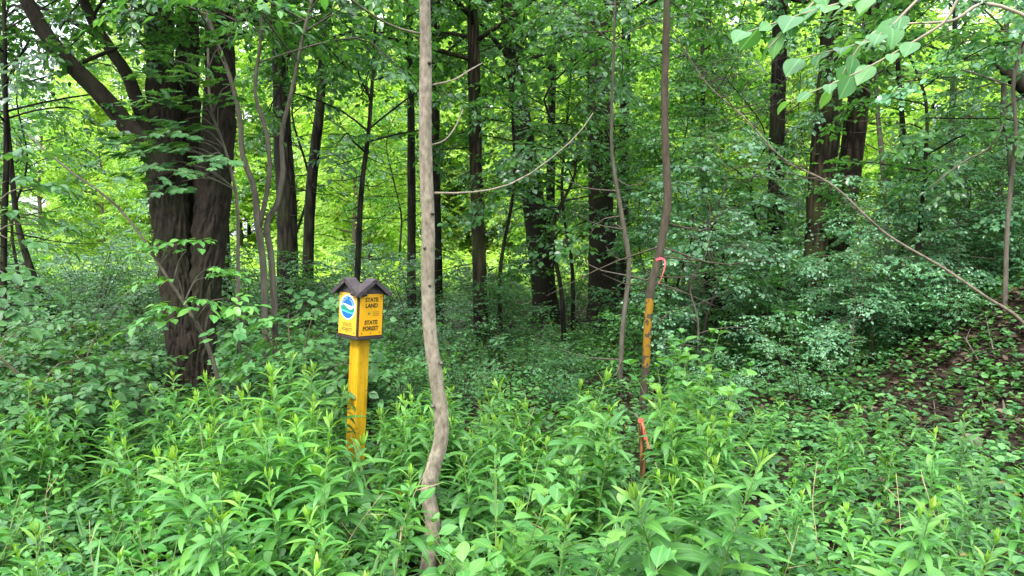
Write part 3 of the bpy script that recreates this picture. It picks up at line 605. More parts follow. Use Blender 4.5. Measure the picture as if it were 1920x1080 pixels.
m4=N(t,'ShaderNodeMath',operation='MULTIPLY'); L(m1.outputs[0],m4.inputs[0]); L(m2.outputs[0],m4.inputs[1]); m5=N(t,'ShaderNodeMath',operation='MULTIPLY'); L(m4.outputs[0],m5.inputs[0]); L(m3.outputs[0],m5.inputs[1])
L(mixc(t,src,(.25,.13,.012),m5.outputs[0]),pr.inputs['Base Color'])
# pink ribbon tied round it
pink=plain('pink_tape',(.62,.09,.13),.35,.5,.1,40)
def strip(G,pts,w,wd=(1,0,0)):
    pts=spline(pts,12); wd=np.array(wd,float)
    V=[];
    for k,p_ in enumerate(pts): a_=.5*math.sin(k*.9); d=np.array([math.cos(a_)*wd[0],math.sin(a_)+wd[1],wd[2]])*w/2; V+=[p_-d,p_+d]
    G.add(V,[q for i in range(11) for q in ((2*i,2*i+1,2*i+3),(2*i,2*i+3,2*i+2))])
c=P(1237,486,7.0); rb=root('ribbon',c,'pink plastic tape tied around the paint-blazed trunk with dangling ends','ribbon')
G=Geo(); th_=np.linspace(0,2*PI,25)
R0=.050
V=[];
for a_ in th_:
    for dz in (-.010,.013): V.append((math.cos(a_)*R0*(1+.04*math.sin(5*a_)),math.sin(a_)*R0,dz+.006*math.sin(3*a_)))
G.add(V,[q for i in range(24) for q in ((2*i,2*i+2,2*i+3),(2*i,2*i+3,2*i+1))]); link('band',G.mesh('band',[pink],True),rb)
G=Geo(); strip(G,[(.03,-.045,.01),(.036,-.06,-.05),(.022,-.062,-.12),(.002,-.060,-.18),(-.02,-.058,-.23)],.009); link('tail',G.mesh('tail',[pink],True),rb)
G=Geo(); strip(G,[(.034,-.04,.0),(.044,-.055,-.03),(.036,-.062,-.08),(.030,-.06,-.11)],.010); link('tail',G.mesh('tail',[pink],True),rb)
# survey stake
YK=4.9; kx,_,kz=P(1205,800,YK); gz=Hf(kx,YK)
st=root('survey_stake',(kx,YK,gz-.03),'short wooden stake with a split pale top standing among the weeds','stake')
G=Geo(); tube(G,spline([(0,0,0),(.005,0,.2),(-.012,0,kz-gz+.06)],10),np.linspace(.022,.017,10),8,0,.06,3); link('shaft',G.mesh('shaft',[bark_mat('orange_stained_wood',(.10,.05,.02),(.32,.13,.04),None,sc=(30,30,5))],True),st)
G=Geo(); tube(G,spline([(-.012,0,kz-gz+.05),(-.03,0,kz-gz+.09),(-.055,0,kz-gz+.12)],5),np.linspace(.012,.004,5),6,0,.1,4); link('splintered_tip',G.mesh('splintered_tip',[M['dead']],True),st)
rb2=root('ribbon',(kx,YK,kz+.01),'orange-pink tape hanging from the short stake in the weeds','ribbon')
G=Geo(); tube(G,[(-.012,0,.02),(-.012,0,.045)],.022,12,cap=False); link('band',G.mesh('band',[plain('orange_tape',(.62,.13,.09),.35)],True),rb2)
for q in ((.01,-.03,-.09),(.035,-.035,-.15)):
    G=Geo(); strip(G,[(-.01,-.024,.03),(q[0]*.5,-.032,q[2]*.4),q],.014); link('tail',G.mesh('tail',[bpy.data.materials['orange_tape']],True),rb2)
# stump
g=np.random.default_rng(3); spn,_=px_path([(1348,540,46),(1340,500,40),(1335,460,30),(1332,415,20)],12); sr=root('stump',spn[0],'dark broken tree stump rising from the shrubs','stump')
G=Geo(); q,r_=resample(spn,np.array([.24,.22,.19,.15,.07])[-len(spn):],24); tube(G,q-spn[0],r_,16,0,.12,9); link('trunk',G.mesh('trunk',[M['barkdark']],True),sr)
# long dead leaning pole at right
G=Geo(); dp=[P(1250,40,7.8),P(1290,100,7.7),P(1330,160,7.6),P(1390,228,7.4),P(1470,295,7.2),P(1560,352,7.0),P(1660,430,6.8),P(1760,500,6.6),P(1850,562,6.4),P(1925,612,6.2)]
d0=dp[-1].copy(); d0b=np.array([d0[0]+.35,d0[1]-.05,Hf(d0[0]+.35,d0[1]-.05)-.02]); dp.append(d0b); dp=np.array(dp[::-1]); dp[2:-1]+=np.random.default_rng(4).normal(size=dp[2:-1].shape)*.016
lr=root('fallen_pole',dp[0],'long bare dead trunk slanting down onto the soil mound','dead trunk'); q=spline(dp,60); tube(G,q-dp[0],np.linspace(.014,.005,60),10,0,.06,5)
link('trunk',G.mesh('trunk',[M['dead']],True),lr)
G=Geo(); g=np.random.default_rng(8)
for k in range(26):
    i=g.integers(24,59); a_=g.uniform(0,6.28); L_=g.uniform(.25,1.1); d=np.array([math.cos(a_),math.sin(a_)*.6,g.uniform(-.2,.9)])*L_
    b0=q[i]-dp[0]; e=b0+d; tube(G,spline([b0,b0+d*.5+g.normal(size=3)*.05,e],7),np.linspace(.006,.0018,7),4,cap=False)
    for _ in range(3):
        s0=b0+d*g.uniform(.3,.9); tube(G,spline([s0,s0+g.normal(size=3)*.1,s0+d*.3+g.normal(size=3)*.16],5),np.linspace(.003,.0012,5),3,cap=False)
link('side_twig',G.mesh('side_twig',[M['twig']]),lr)
# fallen stick at the right, sticks on the mound
def stick(label,a_,b_,r,mat,bend=.05,name='fallen_branch',group=None,forks=2,seed=0):
    g=np.random.default_rng(seed); a_=np.array(a_,float); b_=np.array(b_,float); rt=root(name,a_,label,'branch',group)
    mdl=(a_+b_)/2+g.normal(size=3)*bend; q=spline([a_,mdl,b_],14)-a_; G=Geo(); tube(G,q,np.linspace(r,r*.4,14),7,0,.08,seed)
    for _ in range(forks):
        i=g.integers(3,12); d=(q[-1]-q[0])*g.uniform(.15,.35)+g.normal(size=3)*.08; d[2]=abs(d[2])*.4; tube(G,spline([q[i],q[i]+d*.5,q[i]+d],5),np.linspace(r*.5,r*.2,5),5,cap=False)
    link('limb',G.mesh('limb',[mat],True),rt); return rt
def onground(px,py,dz=.02):
    # march along the pixel ray until it meets the terrain
    for Y in np.arange(2.0,30,.03):
        p_=P(px,py,Y)
        if p_[2]<=Hf(p_[0],p_[1]): return p_+np.array([0,0,dz])
    return P(px,py,20)
stick('long dark fallen stick lying across the low plants below the soil mound',onground(1560,728,.14),onground(1810,812,.09),.014,M['twig'],.03,seed=3)
stick('pale bare twig standing on the face of the soil mound',onground(1868,680,.0),onground(1846,618,.16),.008,M['dead'],.02,seed=4,forks=0)
stick('short thick grey root piece lying near the bottom of the mound',onground(1886,790,.02),onground(1880,755,.03),.018,M['dead'],.02,seed=5,forks=0)
g=np.random.default_rng(12)
for k in range(34):
    px,py=g.uniform(1690,1935),g.uniform(600,800)
    if (px-1690)*.75+py<720: px+=140
    p0=onground(px,py,.02); p1=onground(px+g.uniform(-90,90),py+g.uniform(-45,35),g.uniform(.03,.14))
    stick('thin dead twig strewn over the bare soil mound',p0,p1,g.uniform(.003,.008),M[g.choice(['dead','twig','twig'])],.04,'dead_twig','dead twigs strewn over the soil mound',forks=1,seed=50+k)
# pale stone
sp_=onground(1818,838,.0); G=Geo(); g=np.random.default_rng(2); n=18; V=[]
for i in range(n+1):
    th0=PI*i/n
    for j in range(24):
        ph=2*PI*j/24; d=np.array([math.sin(th0)*math.cos(ph),math.sin(th0)*math.sin(ph),math.cos(th0)]); r=1+.25*mnoise.noise(Vector(d*1.4+np.array([3,1,2])))+.06*mnoise.noise(Vector(d*5)); V.append(d*r*np.array([.085,.07,.075]))
G.add(V,[q for i in range(n) for j in range(24) for q in ((i*24+j,i*24+24+j,i*24+24+(j+1)%24),(i*24+j,i*24+24+(j+1)%24,i*24+(j+1)%24))])
tag(link('stone',G.mesh('stone',[plain('stone_surface',(.13,.105,.085),.9,.2,.3,12,.6)],True),None,sp_+np.array([0,0,.04])),'rounded pale brown stone among low leaves near the bottom of the mound','stone')

# right edge tree with thick broken bough, near trees whose branches reach into the view
T('edge_tree','dark tree at the right edge with a thick bough reaching inward','tree',[(1960,500,60),(1962,350,56),(1965,200,52),(1970,60,48)],9,8,M['barkdark'],M['mid'],'mid',4.2,16,2.4,.65,spl=10,sides=16,seed=61,
  extra=[dict(pp=[(1962,190,34),(1935,170,32),(1905,150,26),(1882,132,16),(1868,122,4)],Y=9,sides=12)])
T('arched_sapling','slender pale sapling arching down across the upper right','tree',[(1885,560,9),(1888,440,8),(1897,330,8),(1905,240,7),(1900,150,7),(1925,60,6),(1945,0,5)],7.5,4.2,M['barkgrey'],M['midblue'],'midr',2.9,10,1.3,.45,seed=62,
  extra=[dict(pp=[(1893,330,5),(1885,235,5),(1868,262,4),(1845,285,4),(1820,295,3),(1780,322,3),(1740,355,2)],Y=7.5,sides=6)])
nearR=root('hazel_bush',(2.75,2.75,Hf(2.75,2.75)-.03),'large-leaved bush branch hanging into the top right corner close by','bush')
o0=np.array(nearR.location); W=Geo(); C_=Geo()
tr_=spline([(2.75,2.75,Hf(2.75,2.75)-.03),(2.72,2.7,1.0),(2.60,2.65,2.0),(2.3,2.6,2.9)],20); tube(W,tr_-o0,np.linspace(.025,.012,20),8)
g=np.random.default_rng(77)
for (pts_,nl) in (([tr_[13],P(1900,-70,2.6),P(1700,-20,2.55),P(1560,10,2.5),P(1400,60,2.5)],15),([tr_[15],P(1850,-120,2.8),P(1720,0,2.75),P(1640,70,2.7),P(1500,110,2.7)],13),([tr_[12],P(1880,-30,2.9),P(1760,50,2.9),P(1620,130,2.9),P(1480,190,2.9)],12),([tr_[12],P(1900,20,3.0),P(1780,40,3.0),P(1640,60,3.0),P(1560,170,3.0)],10),([tr_[16],P(1750,-150,2.7),P(1600,-60,2.6),P(1520,10,2.55),P(1440,90,2.5)],10)):
    q=spline(pts_,30)-o0; tube(W,q,np.linspace(.009,.002,30),5,cap=False); idx=np.linspace(17,29,nl).astype(int)
    pos=q[idx]; tn=q[np.minimum(idx+1,29)]-q[idx-1]; tn/=np.linalg.norm(tn,axis=1,keepdims=True); sd=np.where(np.arange(nl)%2,1,-1)[:,None]
    D=tn*.7+np.cross(tn,[0,0,1])*sd*g.uniform(.4,1,(nl,1))+np.array([0,0,-.25])+g.normal(size=(nl,3))*.15
    for k in range(nl): place(C_,BROAD[k%3],pos[k:k+1],frames(D[k:k+1],[(0,-.25,1)],.28,g),g.uniform(.05,.11))
link('stem',W.mesh('stem',[M['twigpale']],True),nearR); link('foliage',C_.mesh('foliage',[M['near']],True),nearR)

# left foreground young tree, leaves reaching in from the left edge
T('broadleaf_sapling','young broad-leaved sapling at the left edge in front of the wood','tree',[(-60,820,12),(-50,650,11),(-40,500,10),(-30,380,9),(-40,250,8)],4.6,2.7,M['barkgrey'],M['maple'],'oval',9,0,1,.5,sides=8,seed=63,
  hand=[(-10,500,4.5,1,-.2,-.25,.42),(20,450,4.6,1,.1,-.15,.40),(0,400,4.7,1,-.3,-.1,.4),(10,340,4.7,1,-.1,0,.42),(-10,290,4.7,1,.2,.1,.42),(60,420,4.6,.8,.6,-.2,.36),(-20,560,4.5,.9,-.4,-.3,.4),(60,350,4.7,1,.2,.05,.36),(20,520,4.5,.6,-.6,-.35,.32)])

# ================================================================== REPEATED VEGETATION
def generic_tree(name,label,cat,group,hgt,rad,bark,leaf,kind,z0,nb,bl,ss,spl,seed,topl=.45,rise=.3,droop=.25,wob=.15,sides=8,flat=1):
    g=np.random.default_rng(seed); n=24; z=np.linspace(0,hgt,6); pts=np.stack([g.normal(size=6)*wob*z/hgt,g.normal(size=6)*wob*z/hgt,z],1); pts[0,:2]=0
    tp=spline(pts,n); tr=np.linspace(rad,rad*.2,n); W=Geo();C=Geo(); tube(W,tp,tr,sides,0,.05,seed)
    grow_crown(W,C,tp,tr,g,z0,nb,bl,kind,ss,rise,droop,spl,topl)
    r=root(name,(0,0,0),label,cat,group); link('trunk',W.mesh('trunk',[bark],True),r); link('crown',C.mesh('crown',[leaf,M['twig']]),r); return r
def clump(name,label,cat,group,nst,hgt,spreadr,leaf,stem,kind,ss,nsp,seed,part='foliage',swood=.008,arch=.5):
    g=np.random.default_rng(seed); W=Geo();C=Geo(); SP=[];SD=[];SS=[]
    for k in range(nst):
        a=k*2.4+g.normal()*.4; L=hgt*g.uniform(.6,1.1); rr=spreadr*g.uniform(.4,1.1); h=np.array([math.cos(a),math.sin(a),0])
        q=spline([h*.04,h*rr*.3+np.array([0,0,L*.5]),h*rr*.75+np.array([0,0,L*.9]),h*rr*1.1+np.array([0,0,L*(1-.15*arch)])],12); tube(W,q,np.linspace(swood,.002,12),4,cap=False)
        for m_ in range(nsp):
            u=.18+.82*(m_+g.uniform(0,1))/nsp; i=min(int(u*11),10); az=g.uniform(0,6.28)
            SP.append(q[i]); SD.append(np.array([math.cos(az),math.sin(az),g.normal()*.25])+h*.5); SS.append(ss*g.uniform(.7,1.2))
    add_sprays(C,kind,SP,SD,SS,g,.25)
    r=root(name,(0,0,0),label,cat,group); link('stem',W.mesh('stem',[stem],True),r); link(part,C.mesh(part,[leaf,M['twig']]),r); return r
def spread(protos,spots,scr,gg,tiltmax=0):
    used=set(); 
    for k,(x,y,s) in enumerate(spots):
        pi=gg.integers(0,len(protos)); pz=protos[pi]; loc=(x,y,Hf(x,y)-.03); rz=gg.uniform(0,6.28); sc_=s*gg.uniform(*scr)
        tl=(gg.normal()*tiltmax,gg.normal()*tiltmax)
        if pi not in used: used.add(pi); pz.location=loc; pz.rotation_euler=(tl[0],tl[1],rz); pz.scale=(sc_,)*3
        else: copy_thing(pz,loc,rz,sc_,tilt=tl)
    for pi,pz in enumerate(protos):
        if pi not in used:
            for c in list(pz.children): bpy.data.objects.remove(c)
            bpy.data.objects.remove(pz)

# background trees round the sunny clearing
gB='trees standing round the sunlit clearing'
lab='bright yellow-green leafy tree beyond the dark trunks at the sunlit clearing'
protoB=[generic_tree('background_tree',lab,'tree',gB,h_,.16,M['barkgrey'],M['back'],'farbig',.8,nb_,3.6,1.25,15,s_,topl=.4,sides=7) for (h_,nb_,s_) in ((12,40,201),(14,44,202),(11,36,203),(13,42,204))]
g=np.random.default_rng(21); spots=[]
for k in range(46):
    x=-36+72*(k+.5)/46+g.normal()*.6; y=g.uniform(36,46)
    s=1.0 if x>-14 else (.5 if x<-24 else .85)
    spots.append((x,y,s))
for k in range(20):
    x=-16+52*(k+.5)/30+g.normal(); y=g.uniform(47,58); spots.append((x,y,1.25 if x>-10 else .7))
for k in range(12):
    x=g.uniform(-6,20); y=g.uniform(24,34); spots.append((x,y,.75))
for k in range(5):
    x=g.uniform(-19,-7); y=g.uniform(27,34); spots.append((x,y,.55))
spread(protoB,spots,(.85,1.15),g)
# understorey saplings
gU='thin understorey saplings filling the wood'; lab='thin understorey sapling with layered green leaves among larger trunks'
protoU=[generic_tree('understorey_tree',lab,'tree',gU,h_,.035,M['barkdark'],M[l_],k_,z_,nb_,1.5,s2,9,s_,topl=.5,rise=.15,droop=.2,wob=.35,sides=6) for (h_,l_,k_,z_,nb_,s2,s_) in
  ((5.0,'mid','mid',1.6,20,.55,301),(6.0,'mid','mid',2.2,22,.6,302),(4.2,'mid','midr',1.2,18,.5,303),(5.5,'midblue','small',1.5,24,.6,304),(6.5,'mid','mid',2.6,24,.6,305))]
spots=[]
g=np.random.default_rng(34)
while len(spots)<22:
    y=g.uniform(8.5,24); x=g.uniform(-.72,.72)*y
    if abs(x-2.2)<.6 and y<9: continue
    if min([9]+[math.hypot(x-a[0],y-a[1]) for a in spots])<.9: continue
    if .33<x/y<.50 and y<12.2: continue
    if x<-3.2 and y>9 and x/y<-.5 and g.uniform()<.6: continue
    spots.append((x,y,1))
spread(protoU,spots,(.8,1.2),g,.05)
# upper canopy trees beyond the top of the frame keep the floor in shade
gC='tall canopy trees deeper in the wood'; lab='tall dark-trunked canopy tree deeper in the wood'
protoC=[generic_tree('canopy_tree',lab,'tree',gC,h_,.12,M['barkdark'],M['mid'],'far',z_,30,3.4,1.0,13,s_,topl=.5,sides=9) for (h_,z_,s_) in ((12,5.5,401),(13,6.5,402),(11,5,403))]
spots=[]; g=np.random.default_rng(44)
while len(spots)<4:
    y=g.uniform(11,24); x=g.uniform(-.85,.95)*y
    if min([9]+[math.hypot(x-a[0],y-a[1]) for a in spots])<2.2: continue
    spots.append((x,y,1))
spread(protoC,spots,(.85,1.1),g,.03)
# shrubs, small leaves
gS='small-leaved shrubs of the shaded understorey'; lab='small-leaved arching shrub in the shaded understorey'
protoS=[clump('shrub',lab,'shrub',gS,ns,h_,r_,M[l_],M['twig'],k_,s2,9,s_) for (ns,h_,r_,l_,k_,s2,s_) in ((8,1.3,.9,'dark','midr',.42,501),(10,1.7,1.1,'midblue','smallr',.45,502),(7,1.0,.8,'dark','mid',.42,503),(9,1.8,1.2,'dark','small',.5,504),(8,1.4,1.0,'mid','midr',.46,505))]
spots=[]; g=np.random.default_rng(54)
while len(spots)<96:
    y=6.6+13.4*g.uniform()**1.2; x=g.uniform(-.75,.75)*y
    if ((x-4.9)/1.5)**2+((y-6.9)/1.7)**2<1: continue
    if abs(x+3.45)<.7 and 6<y<8.3: continue          # keep the base of the broad tree open
    if y<8.2 and abs(x-1.25)<.55: continue            # keep the paint blaze in view
    s=.62 if y<9 else .9
    if abs(x/y-.1)<.22 and y<11: s*=.7
    if abs(x/y+.437)<.16 and y<8.4: continue
    if min([9]+[math.hypot(x-a[0],y-a[1]) for a in spots])<.55: continue
    spots.append((x,y,s))
spread(protoS,spots,(.8,1.2),g,.06)
# silvery shrubs at the right, behind the mound
gR='silvery green shrubs behind the soil mound'; lab='dense silvery green shrub behind the soil mound'
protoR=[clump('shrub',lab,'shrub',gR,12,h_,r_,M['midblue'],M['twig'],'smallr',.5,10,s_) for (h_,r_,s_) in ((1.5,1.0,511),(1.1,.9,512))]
lab2='young pale-leaved sapling with layered foliage behind the soil mound'
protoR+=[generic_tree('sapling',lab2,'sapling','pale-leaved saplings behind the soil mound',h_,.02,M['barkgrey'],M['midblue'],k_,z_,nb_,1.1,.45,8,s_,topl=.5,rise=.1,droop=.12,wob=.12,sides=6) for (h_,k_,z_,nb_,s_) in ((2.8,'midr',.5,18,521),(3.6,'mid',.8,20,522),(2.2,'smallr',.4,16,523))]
spots=[]; g=np.random.default_rng(64)
while len(spots)<36:
    y=g.uniform(8.6,17); x=g.uniform(.24,.75)*y
    if .33<x/y<.50 and y<12.2: continue
    if min([9]+[math.hypot(x-a[0],y-a[1]) for a in spots])<.7: continue
    spots.append((x,y,1))
for (px_,Y_) in ((1640,8.7),(1700,8.3),(1745,8.6),(1800,8.4),(1850,8.7),(1900,8.5),(1950,8.7),(1600,8.2),(1770,7.9),(1880,8.9)): spots.append((P(px_,500,Y_)[0],Y_,.7))
spread(protoR,spots,(.75,1.15),g,.06)

# left side leafy bushes in front of the broad tree
gL='broad-leaved bushes around the foot of the massive tree'; lab='dull green broad-leaved bush near the foot of the massive tree'
protoL=[clump('bush',lab,'bush',gL,8,h_,.6,M['maple'],M['stemred'],'midr',.48,6,s_) for (h_,s_) in ((.9,521),(1.1,522),(.7,523))]
g=np.random.default_rng(74); spots=[]
for (px,py,Y) in ((60,720,6.8),(130,700,6.5),(150,690,6.4),(30,640,7.6),(140,640,7.2),(110,760,5.8),(20,780,5.4),(120,775,5.5),(-30,700,6.2),(560,790,6.0),(560,745,6.6),(570,700,7.4),(625,720,7.8),(745,720,7.2)  ):
    p_=P(px,py,Y); spots.append((p_[0],Y,1))
spread(protoL,spots,(.8,1.15),g,.05)

# ---------------- foreground weeds
def lance_weed(name,label,cat,group,h_,nl,seed,ll=.125):
    g=np.random.default_rng(seed); W=Geo();C=Geo()
    bend=g.normal(size=2)*.07; q=spline([(0,0,0),(bend[0]*.3,bend[1]*.3,h_*.5),(bend[0]+g.normal()*.02,bend[1],h_)],16); tube(W,q,np.linspace(.0042,.0016,16),5,cap=False)
    for k in range(nl):
        u=.12+.86*(k/nl)**.8; i=min(int(u*15),14); p_=q[i]+(q[i+1]-q[i])*(u*15-i); a=k*2.4+g.normal()*.25
        up=.15+.5*u+(1.3 if u>.93 else 0)*(u-.9)*10+g.normal()*.12; D=np.array([[math.cos(a),math.sin(a),up]])
        L_=1.2*ll*(.75+.55*math.sin(PI*min(1,u*1.05)))*g.uniform(.75,1.2)*(1 if u<.86 else .72)
        place(C,LANCE[min(3,int(g.uniform(0,4)))] if u<.88 else LANCE[g.integers(0,2)],[p_],frames(D,[(0,0,1)],.15,g),L_)
    for k in range(9):
        a=g.uniform(0,6.28); D=np.array([[math.cos(a)*.5,math.sin(a)*.5,1]]); place(C,LANCE[0],[q[-1]-np.array([0,0,.012*g.uniform()])],frames(D,[(math.cos(a),math.sin(a),.3)],.1,g),ll*.42*g.uniform(.5,1.1))
    r=root(name,(0,0,0),label,cat,group); link('stem',W.mesh('stem',[M['stem']],True),r); link('foliage',C.mesh('foliage',[M['gold']],True),r); return r
gG='tall narrow-leaved weeds along the front'; lab='tall fresh green weed with narrow drooping leaves and pale tip'
protoG=[lance_weed('goldenrod',lab,'weed',gG,h_,nl,s_,ll) for (h_,nl,s_,ll) in ((.72,44,601,.13),(.80,50,602,.12),(.62,38,603,.14),(.76,46,604,.115),(.68,40,605,.135),(.84,52,606,.125),(.58,36,607,.12))]
g=np.random.default_rng(84); spots=[]; tries=0
while len(spots)<235 and tries<20000:
    tries+=1
    y=2.0+3.2*g.uniform()**.9; x=g.uniform(-.76,.76)*y; r=x/y
    if math.hypot(x-P(805,1040,3.45)[0],y-3.45)<.13 or math.hypot(x-base[0],y-YS)<.2: continue
    # thin out lower left, right gully
    dens=1.0
    if r<-.42: dens=.25 if y>3 else .12
    if r>.28 and y>2.7: dens=.07
    if r>.28 and y<=2.7: dens=.85
    if .0<r<.28 and y>4.6: dens=.25
    if -.155<r<.13 and y<3.45: dens=.13
    if -.155<r<-.075 and y<3.5: continue
    if -.235<r<-.18 and 3.4<y<5.3: continue
    if abs(r-.175)<.05 and y>2.2: dens=.04
    nz_=mnoise.noise(Vector((x*1.6,y*1.6,3)))
    if g.uniform()>dens*(.65+1.3*nz_): continue
    if min([9]+[math.hypot(x-a[0],y-a[1]) for a in spots])<.085: continue
    s=1.0+.35*nz_
    if y<2.6: s*=.78
    if r>.28: s*=.8
    if -.25<r<-.165 and 2.7<y: s=min(s,.54)      # keep the post visible
    spots.append((x,y,s))
spread(protoG,spots,(.8,1.15),g,.15)

def pair_weed(name,label,cat,group,h_,nodes,leaf,mat,stem,ll,seed,nst=1,spr=.12,alt=False,pet=0.02):
    g=np.random.default_rng(seed); W=Geo();C=Geo()
    for s in range(nst):
        a0=g.uniform(0,6.28); rr=spr*g.uniform(.5,1.2) if nst>1 else .03; hh=h_*g.uniform(.7,1.1)
        q=spline([(0,0,0),(math.cos(a0)*rr*.4,math.sin(a0)*rr*.4,hh*.5),(math.cos(a0)*rr,math.sin(a0)*rr,hh)],14); tube(W,q,np.linspace(.0035,.0014,14),5,cap=False)
        for k in range(nodes):
            u=.2+.8*(k+.5)/nodes; i=min(int(u*13),12); p_=q[i]; a=k*PI/2+g.normal()*.3+a0
            for m_ in (0,PI):
                if alt and m_: continue
                aa=a+m_+(k*2.4 if alt else 0); D=np.array([[math.cos(aa),math.sin(aa),.25+.3*u+g.normal()*.15]]); L_=ll*(1.1-.45*u)*g.uniform(.75,1.15)
                pb=p_+D[0]*pet; tube(W,[p_,pb],[.0012,.001],3,cap=False)
                place(C,leaf[g.integers(0,len(leaf))],[pb],frames(D,[(0,0,1)],.2,g),L_)
        for m_ in range(3): aa=g.uniform(0,6.28); place(C,leaf[0],[q[-1]],frames(np.array([[math.cos(aa),math.sin(aa),1.0]]),[(0,0,1)],.1,g),ll*.35)
    r=root(name,(0,0,0),label,cat,group); link('stem',W.mesh('stem',[stem],True),r); link('foliage',C.mesh('foliage',[mat],True),r); return r
# oval leaved bushes right of the near sapling : individually labelled
bushes=[((930,905,2.75),.74,8,'leafy bush with large oval leaves right beside the pale sapling trunk'),((1050,1010,2.5),.62,6,'oval-leaved bush low in front of the weeds, right of the sapling base'),((905,1050,2.7),.48,4,'small oval-leaved bush touching the base of the pale sapling'),
        ((1260,760,5.4),.95,7,'broad-leaved bush growing just right of the survey stake'),((1340,800,5.0),.85,7,'bright broad-leaved bush at the edge of the dark gully'),((1300,690,6.0),.95,6,'broad-leaved bush under the yellow-blazed tree'),
        ((1090,900,3.7),.62,4,'single bush with three large pale oval leaves among narrow weeds'),((1250,980,2.9),.42,4,'low round-leaved bush at the front right of centre')]
for k,((px,py,Y),h_,ns,lb) in enumerate(bushes):
    p_=P(px,py,Y); b_=pair_weed('bush',lb,'bush',None,h_,6,BROAD if k in (3,4,5) else OVAL,M['fgoval'],M['stem'],.14 if k<3 or k==6 else .15 if k<6 else .10,700+k,ns+2,.32 if k!=6 else .2)
    b_.location=(p_[0],Y,Hf(p_[0],Y)-.02)
gW='broad-leaved weeds among the front growth'; lab='fresh green broad-leaved weed low in the front growth'
protoW=[pair_weed('leafy_weed',lab,'weed',gW,h_,nd,lf,M['fglow'],M['stem'],ll,s_,ns,.12) for (h_,nd,lf,ll,ns,s_) in ((.40,5,BROAD,.085,3,801),(.34,5,OVAL,.08,3,802),(.46,6,OVAL,.075,3,803),(.28,4,BROAD,.075,4,804),(.38,5,OVAL,.09,2,805))]
g=np.random.default_rng(94); spots=[]; tries=0
while len(spots)<260 and tries<30000:
    tries+=1; y=1.9+4.3*g.uniform(); x=g.uniform(-.78,.78)*y; r=x/y
    d=.45
    if r<-.4: d=1.0
    if r>.3 and y>3: d=.45
    if r>.3 and y>4: d=.35
    if math.hypot(x-P(805,1040,3.45)[0],y-3.45)<.12 or (-.16<r<-.075 and y<3.5): continue
    if g.uniform()>d or min([9]+[math.hypot(x-a[0],y-a[1]) for a in spots])<.13: continue
    if ((x-4.75)/.7)**2+((y-6.3)/.8)**2<1: continue
    s=1.15 if r<-.4 else .9
    if r>.3: s=.75
    if y<2.5: s*=.85
    spots.append((x,y,s))
spread(protoW,spots,(.8,1.2),g,.08)

# dry stalks of last year standing in the weeds
gD='dry stalks of last year among the weeds'; g=np.random.default_rng(111)
W=Geo(); q=spline([(0,0,0),(.02,0,.3),(-.01,.02,.55),(.03,.03,.8)],12); tube(W,q,np.linspace(.0032,.0014,12),5); dsr=root('dry_stalk',(0,0,0),'thin straw-coloured dry stalk standing or leaning among green weeds','stalk',gD)
link('stem',W.mesh('stem',[plain('straw',(.36,.29,.16),.8,.2)],True),dsr); W=Geo()
for k in range(4):
    i=3+2*k; d=np.array([math.cos(k*2.3)*.10,math.sin(k*2.3)*.10,.06]); tube(W,spline([q[i],q[i]+d*.6,q[i]+d],4),[.0018,.0015,.0012,.0008],4)
    link('side_stem',W.mesh('side_stem',[bpy.data.materials['straw']]),dsr); W=Geo()
spots=[]
for (px,py,Y) in ((208,1000,2.9),(300,980,3.0),(1430,1000,3.0),(1530,930,3.4),(1150,960,3.3),(560,960,3.1),(700,1000,3.0),(1700,980,3.1),(1290,880,4.0),(90,900,3.6),(940,830,4.3),(1830,930,3.4),(420,860,4.0)):
    p_=P(px,py,Y); spots.append((p_[0],Y,1))
spread([dsr],spots,(.6,1.05),g,.28)
# grass tufts
gT='grass tufts between the weeds'; g=np.random.default_rng(121); BL=[leaf_strip([.012,.016,.017,.015,.011,.002],d,.3) for d in (.6,1.3,2.0)]
M['grass']=leaf_mat('grass_blade',(.05,.16,.03),(.09,.23,.05),(.16,.32,.07),.35,rough=.4)
pt=[]
for s_ in range(3):
    C=Geo(); 
    for k in range(26):
        a=g.uniform(0,6.28); D=np.array([[math.cos(a)*.5,math.sin(a)*.5,1]]); place(C,BL[g.integers(0,3)],[(math.cos(a)*.02,math.sin(a)*.02,0)],frames(D,[(math.cos(a)*-.3,math.sin(a)*-.3,1)],.1,g),g.uniform(.28,.6))
    o=tag(link('grass_tuft',C.mesh('grass_tuft',[M['grass']],True)),'tuft of arching narrow grass blades between taller weeds','grass',gT); pt.append(o)
k=0
for _ in range(26):
    y=2.3+2.5*g.uniform(); x=g.uniform(-.7,.2)*y
    if math.hypot(x+.38,y-3.45)<.2: continue
    loc=(x,y,Hf(x,y)-.02)
    if k<3: o=pt[k]
    else: o=pt[k%3].copy(); COL.objects.link(o)
    o.location=loc; o.rotation_euler=(0,0,g.uniform(0,6.28)); o.scale=(g.uniform(.7,1.2),)*3; k+=1
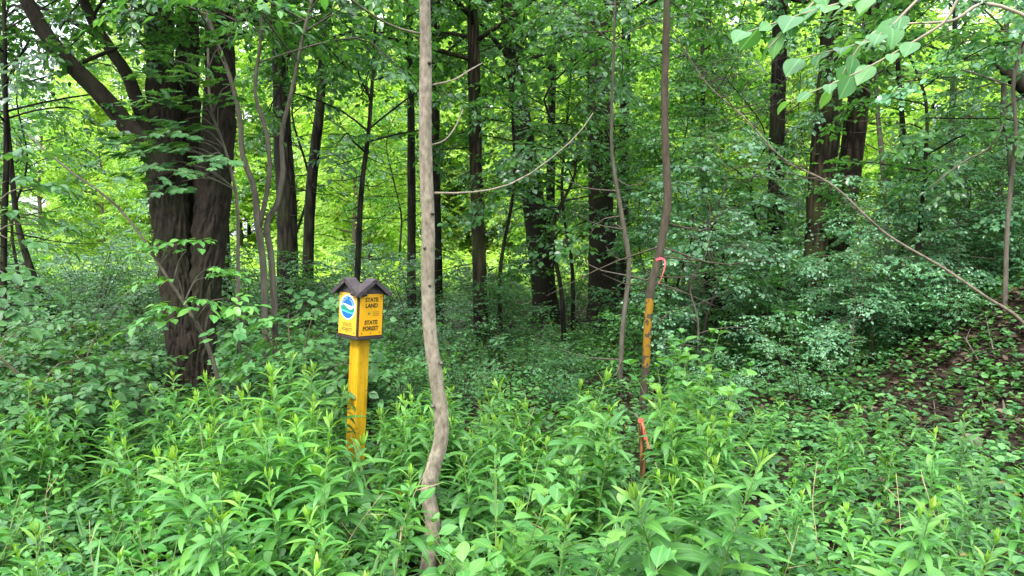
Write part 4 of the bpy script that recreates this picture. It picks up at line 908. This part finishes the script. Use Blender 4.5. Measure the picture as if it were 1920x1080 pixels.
# ferns at the right
def fern(seed):
    g=np.random.default_rng(seed); W=Geo();CC=[]
    for k in range(7):
        C=Geo(); CC.append(C)
        a=k*.9+g.normal()*.15; h=np.array([math.cos(a),math.sin(a),0]); L_=.42*g.uniform(.8,1.15); q=spline([(0,0,0),h*L_*.4+np.array([0,0,.2]),h*L_*.85+np.array([0,0,.24]),h*L_*1.15+np.array([0,0,.16])],24); tube(C,q,np.linspace(.0025,.0008,24),4,cap=False)
        for i in range(4,24):
            tn=q[min(i+1,23)]-q[i-1]; tn/=np.linalg.norm(tn); sd=np.cross(tn,[0,0,1]); l=.085*math.sin(PI*min(1,(24-i)/20+.08))+.008
            for s in (-1,1): place(C,MIDN,[q[i]],frames((sd*s+tn*.35)[None],[(0,0,1)],.1,g),l)
    return W,CC
gF='ferns on the floor below the mound'
pf_=[]
for s_ in (1,2):
    W,C=fern(900+s_); r=root('fern',(0,0,0),'small fern with feathery fronds below the soil mound','fern',gF); [link('frond',c_.mesh('frond',[M['cover']]),r) for c_ in C]; pf_.append(r)
spots=[]
for (px,py) in ((1640,790),(1600,760),(1690,850),(1580,830),(1500,800),(1720,820),(1640,880),(1470,850)): p_=onground(px,py); spots.append((p_[0],p_[1],1.0))
spread(pf_,spots,(.5,.75),np.random.default_rng(5),.05)

# ================================================================== LIGHT
SUN_EL=R_(48); SUN_AZ=R_(205)   # azimuth measured clockwise from +Y : behind the camera, slightly left
w=bpy.data.worlds.new('World'); SC.world=w; w.use_nodes=True; t=w.node_tree; t.nodes.clear(); L=t.links.new
sky=N(t,'ShaderNodeTexSky',sky_type='NISHITA'); sky.sun_disc=False; sky.sun_elevation=SUN_EL; sky.sun_rotation=SUN_AZ; sky.air_density=1; sky.dust_density=2; sky.ozone_density=1
tc=N(t,'ShaderNodeTexCoord'); nz=N(t,'ShaderNodeTexNoise'); nz.inputs['Scale'].default_value=2.5; nz.inputs['Detail'].default_value=5; L(tc.outputs['Generated'],nz.inputs[0])
cl=ramp(t,[(.3,(.78,.88,.97)),(.7,(.93,.98,1))],nz.outputs[0]); sc_=N(t,'ShaderNodeVectorMath',operation='SCALE'); L(cl,sc_.inputs[0])
sz=N(t,'ShaderNodeSeparateXYZ'); L(tc.outputs['Generated'],sz.inputs[0]); mrz=N(t,'ShaderNodeMapRange'); L(sz.outputs[2],mrz.inputs[0]); mrz.inputs[1].default_value=0; mrz.inputs[2].default_value=1; mrz.inputs[3].default_value=11; mrz.inputs[4].default_value=62; L(mrz.outputs[0],sc_.inputs['Scale'])
mx=mixc(t,sky.outputs[0],sc_.outputs[0],.75)
bg=N(t,'ShaderNodeBackground'); L(mx,bg.inputs[0]); bg.inputs[1].default_value=.15
o=N(t,'ShaderNodeOutputWorld'); L(bg.outputs[0],o.inputs[0])
sd=bpy.data.lights.new('sun','SUN'); sd.energy=5.0; sd.angle=R_(12); sd.color=(1,.96,.90); so=bpy.data.objects.new('sun',sd); COL.objects.link(so); so.location=(0,0,30)
dirv=Vector((math.sin(SUN_AZ)*math.cos(SUN_EL),math.cos(SUN_AZ)*math.cos(SUN_EL),math.sin(SUN_EL)))
so.rotation_euler=dirv.to_track_quat('Z','Y').to_euler()
SC.view_settings.view_transform='Standard'; SC.view_settings.look='None'; SC.view_settings.exposure=0; SC.view_settings.gamma=1
SC.render.engine='CYCLES'; cy_=SC.cycles; cy_.max_bounces=7; cy_.diffuse_bounces=2; cy_.glossy_bounces=2; cy_.transmission_bounces=5; cy_.transparent_max_bounces=4
cy_.caustics_reflective=False; cy_.caustics_refractive=False; cy_.use_denoising=True; cy_.sample_clamp_indirect=6
cy_.use_adaptive_sampling=True; cy_.adaptive_threshold=.02
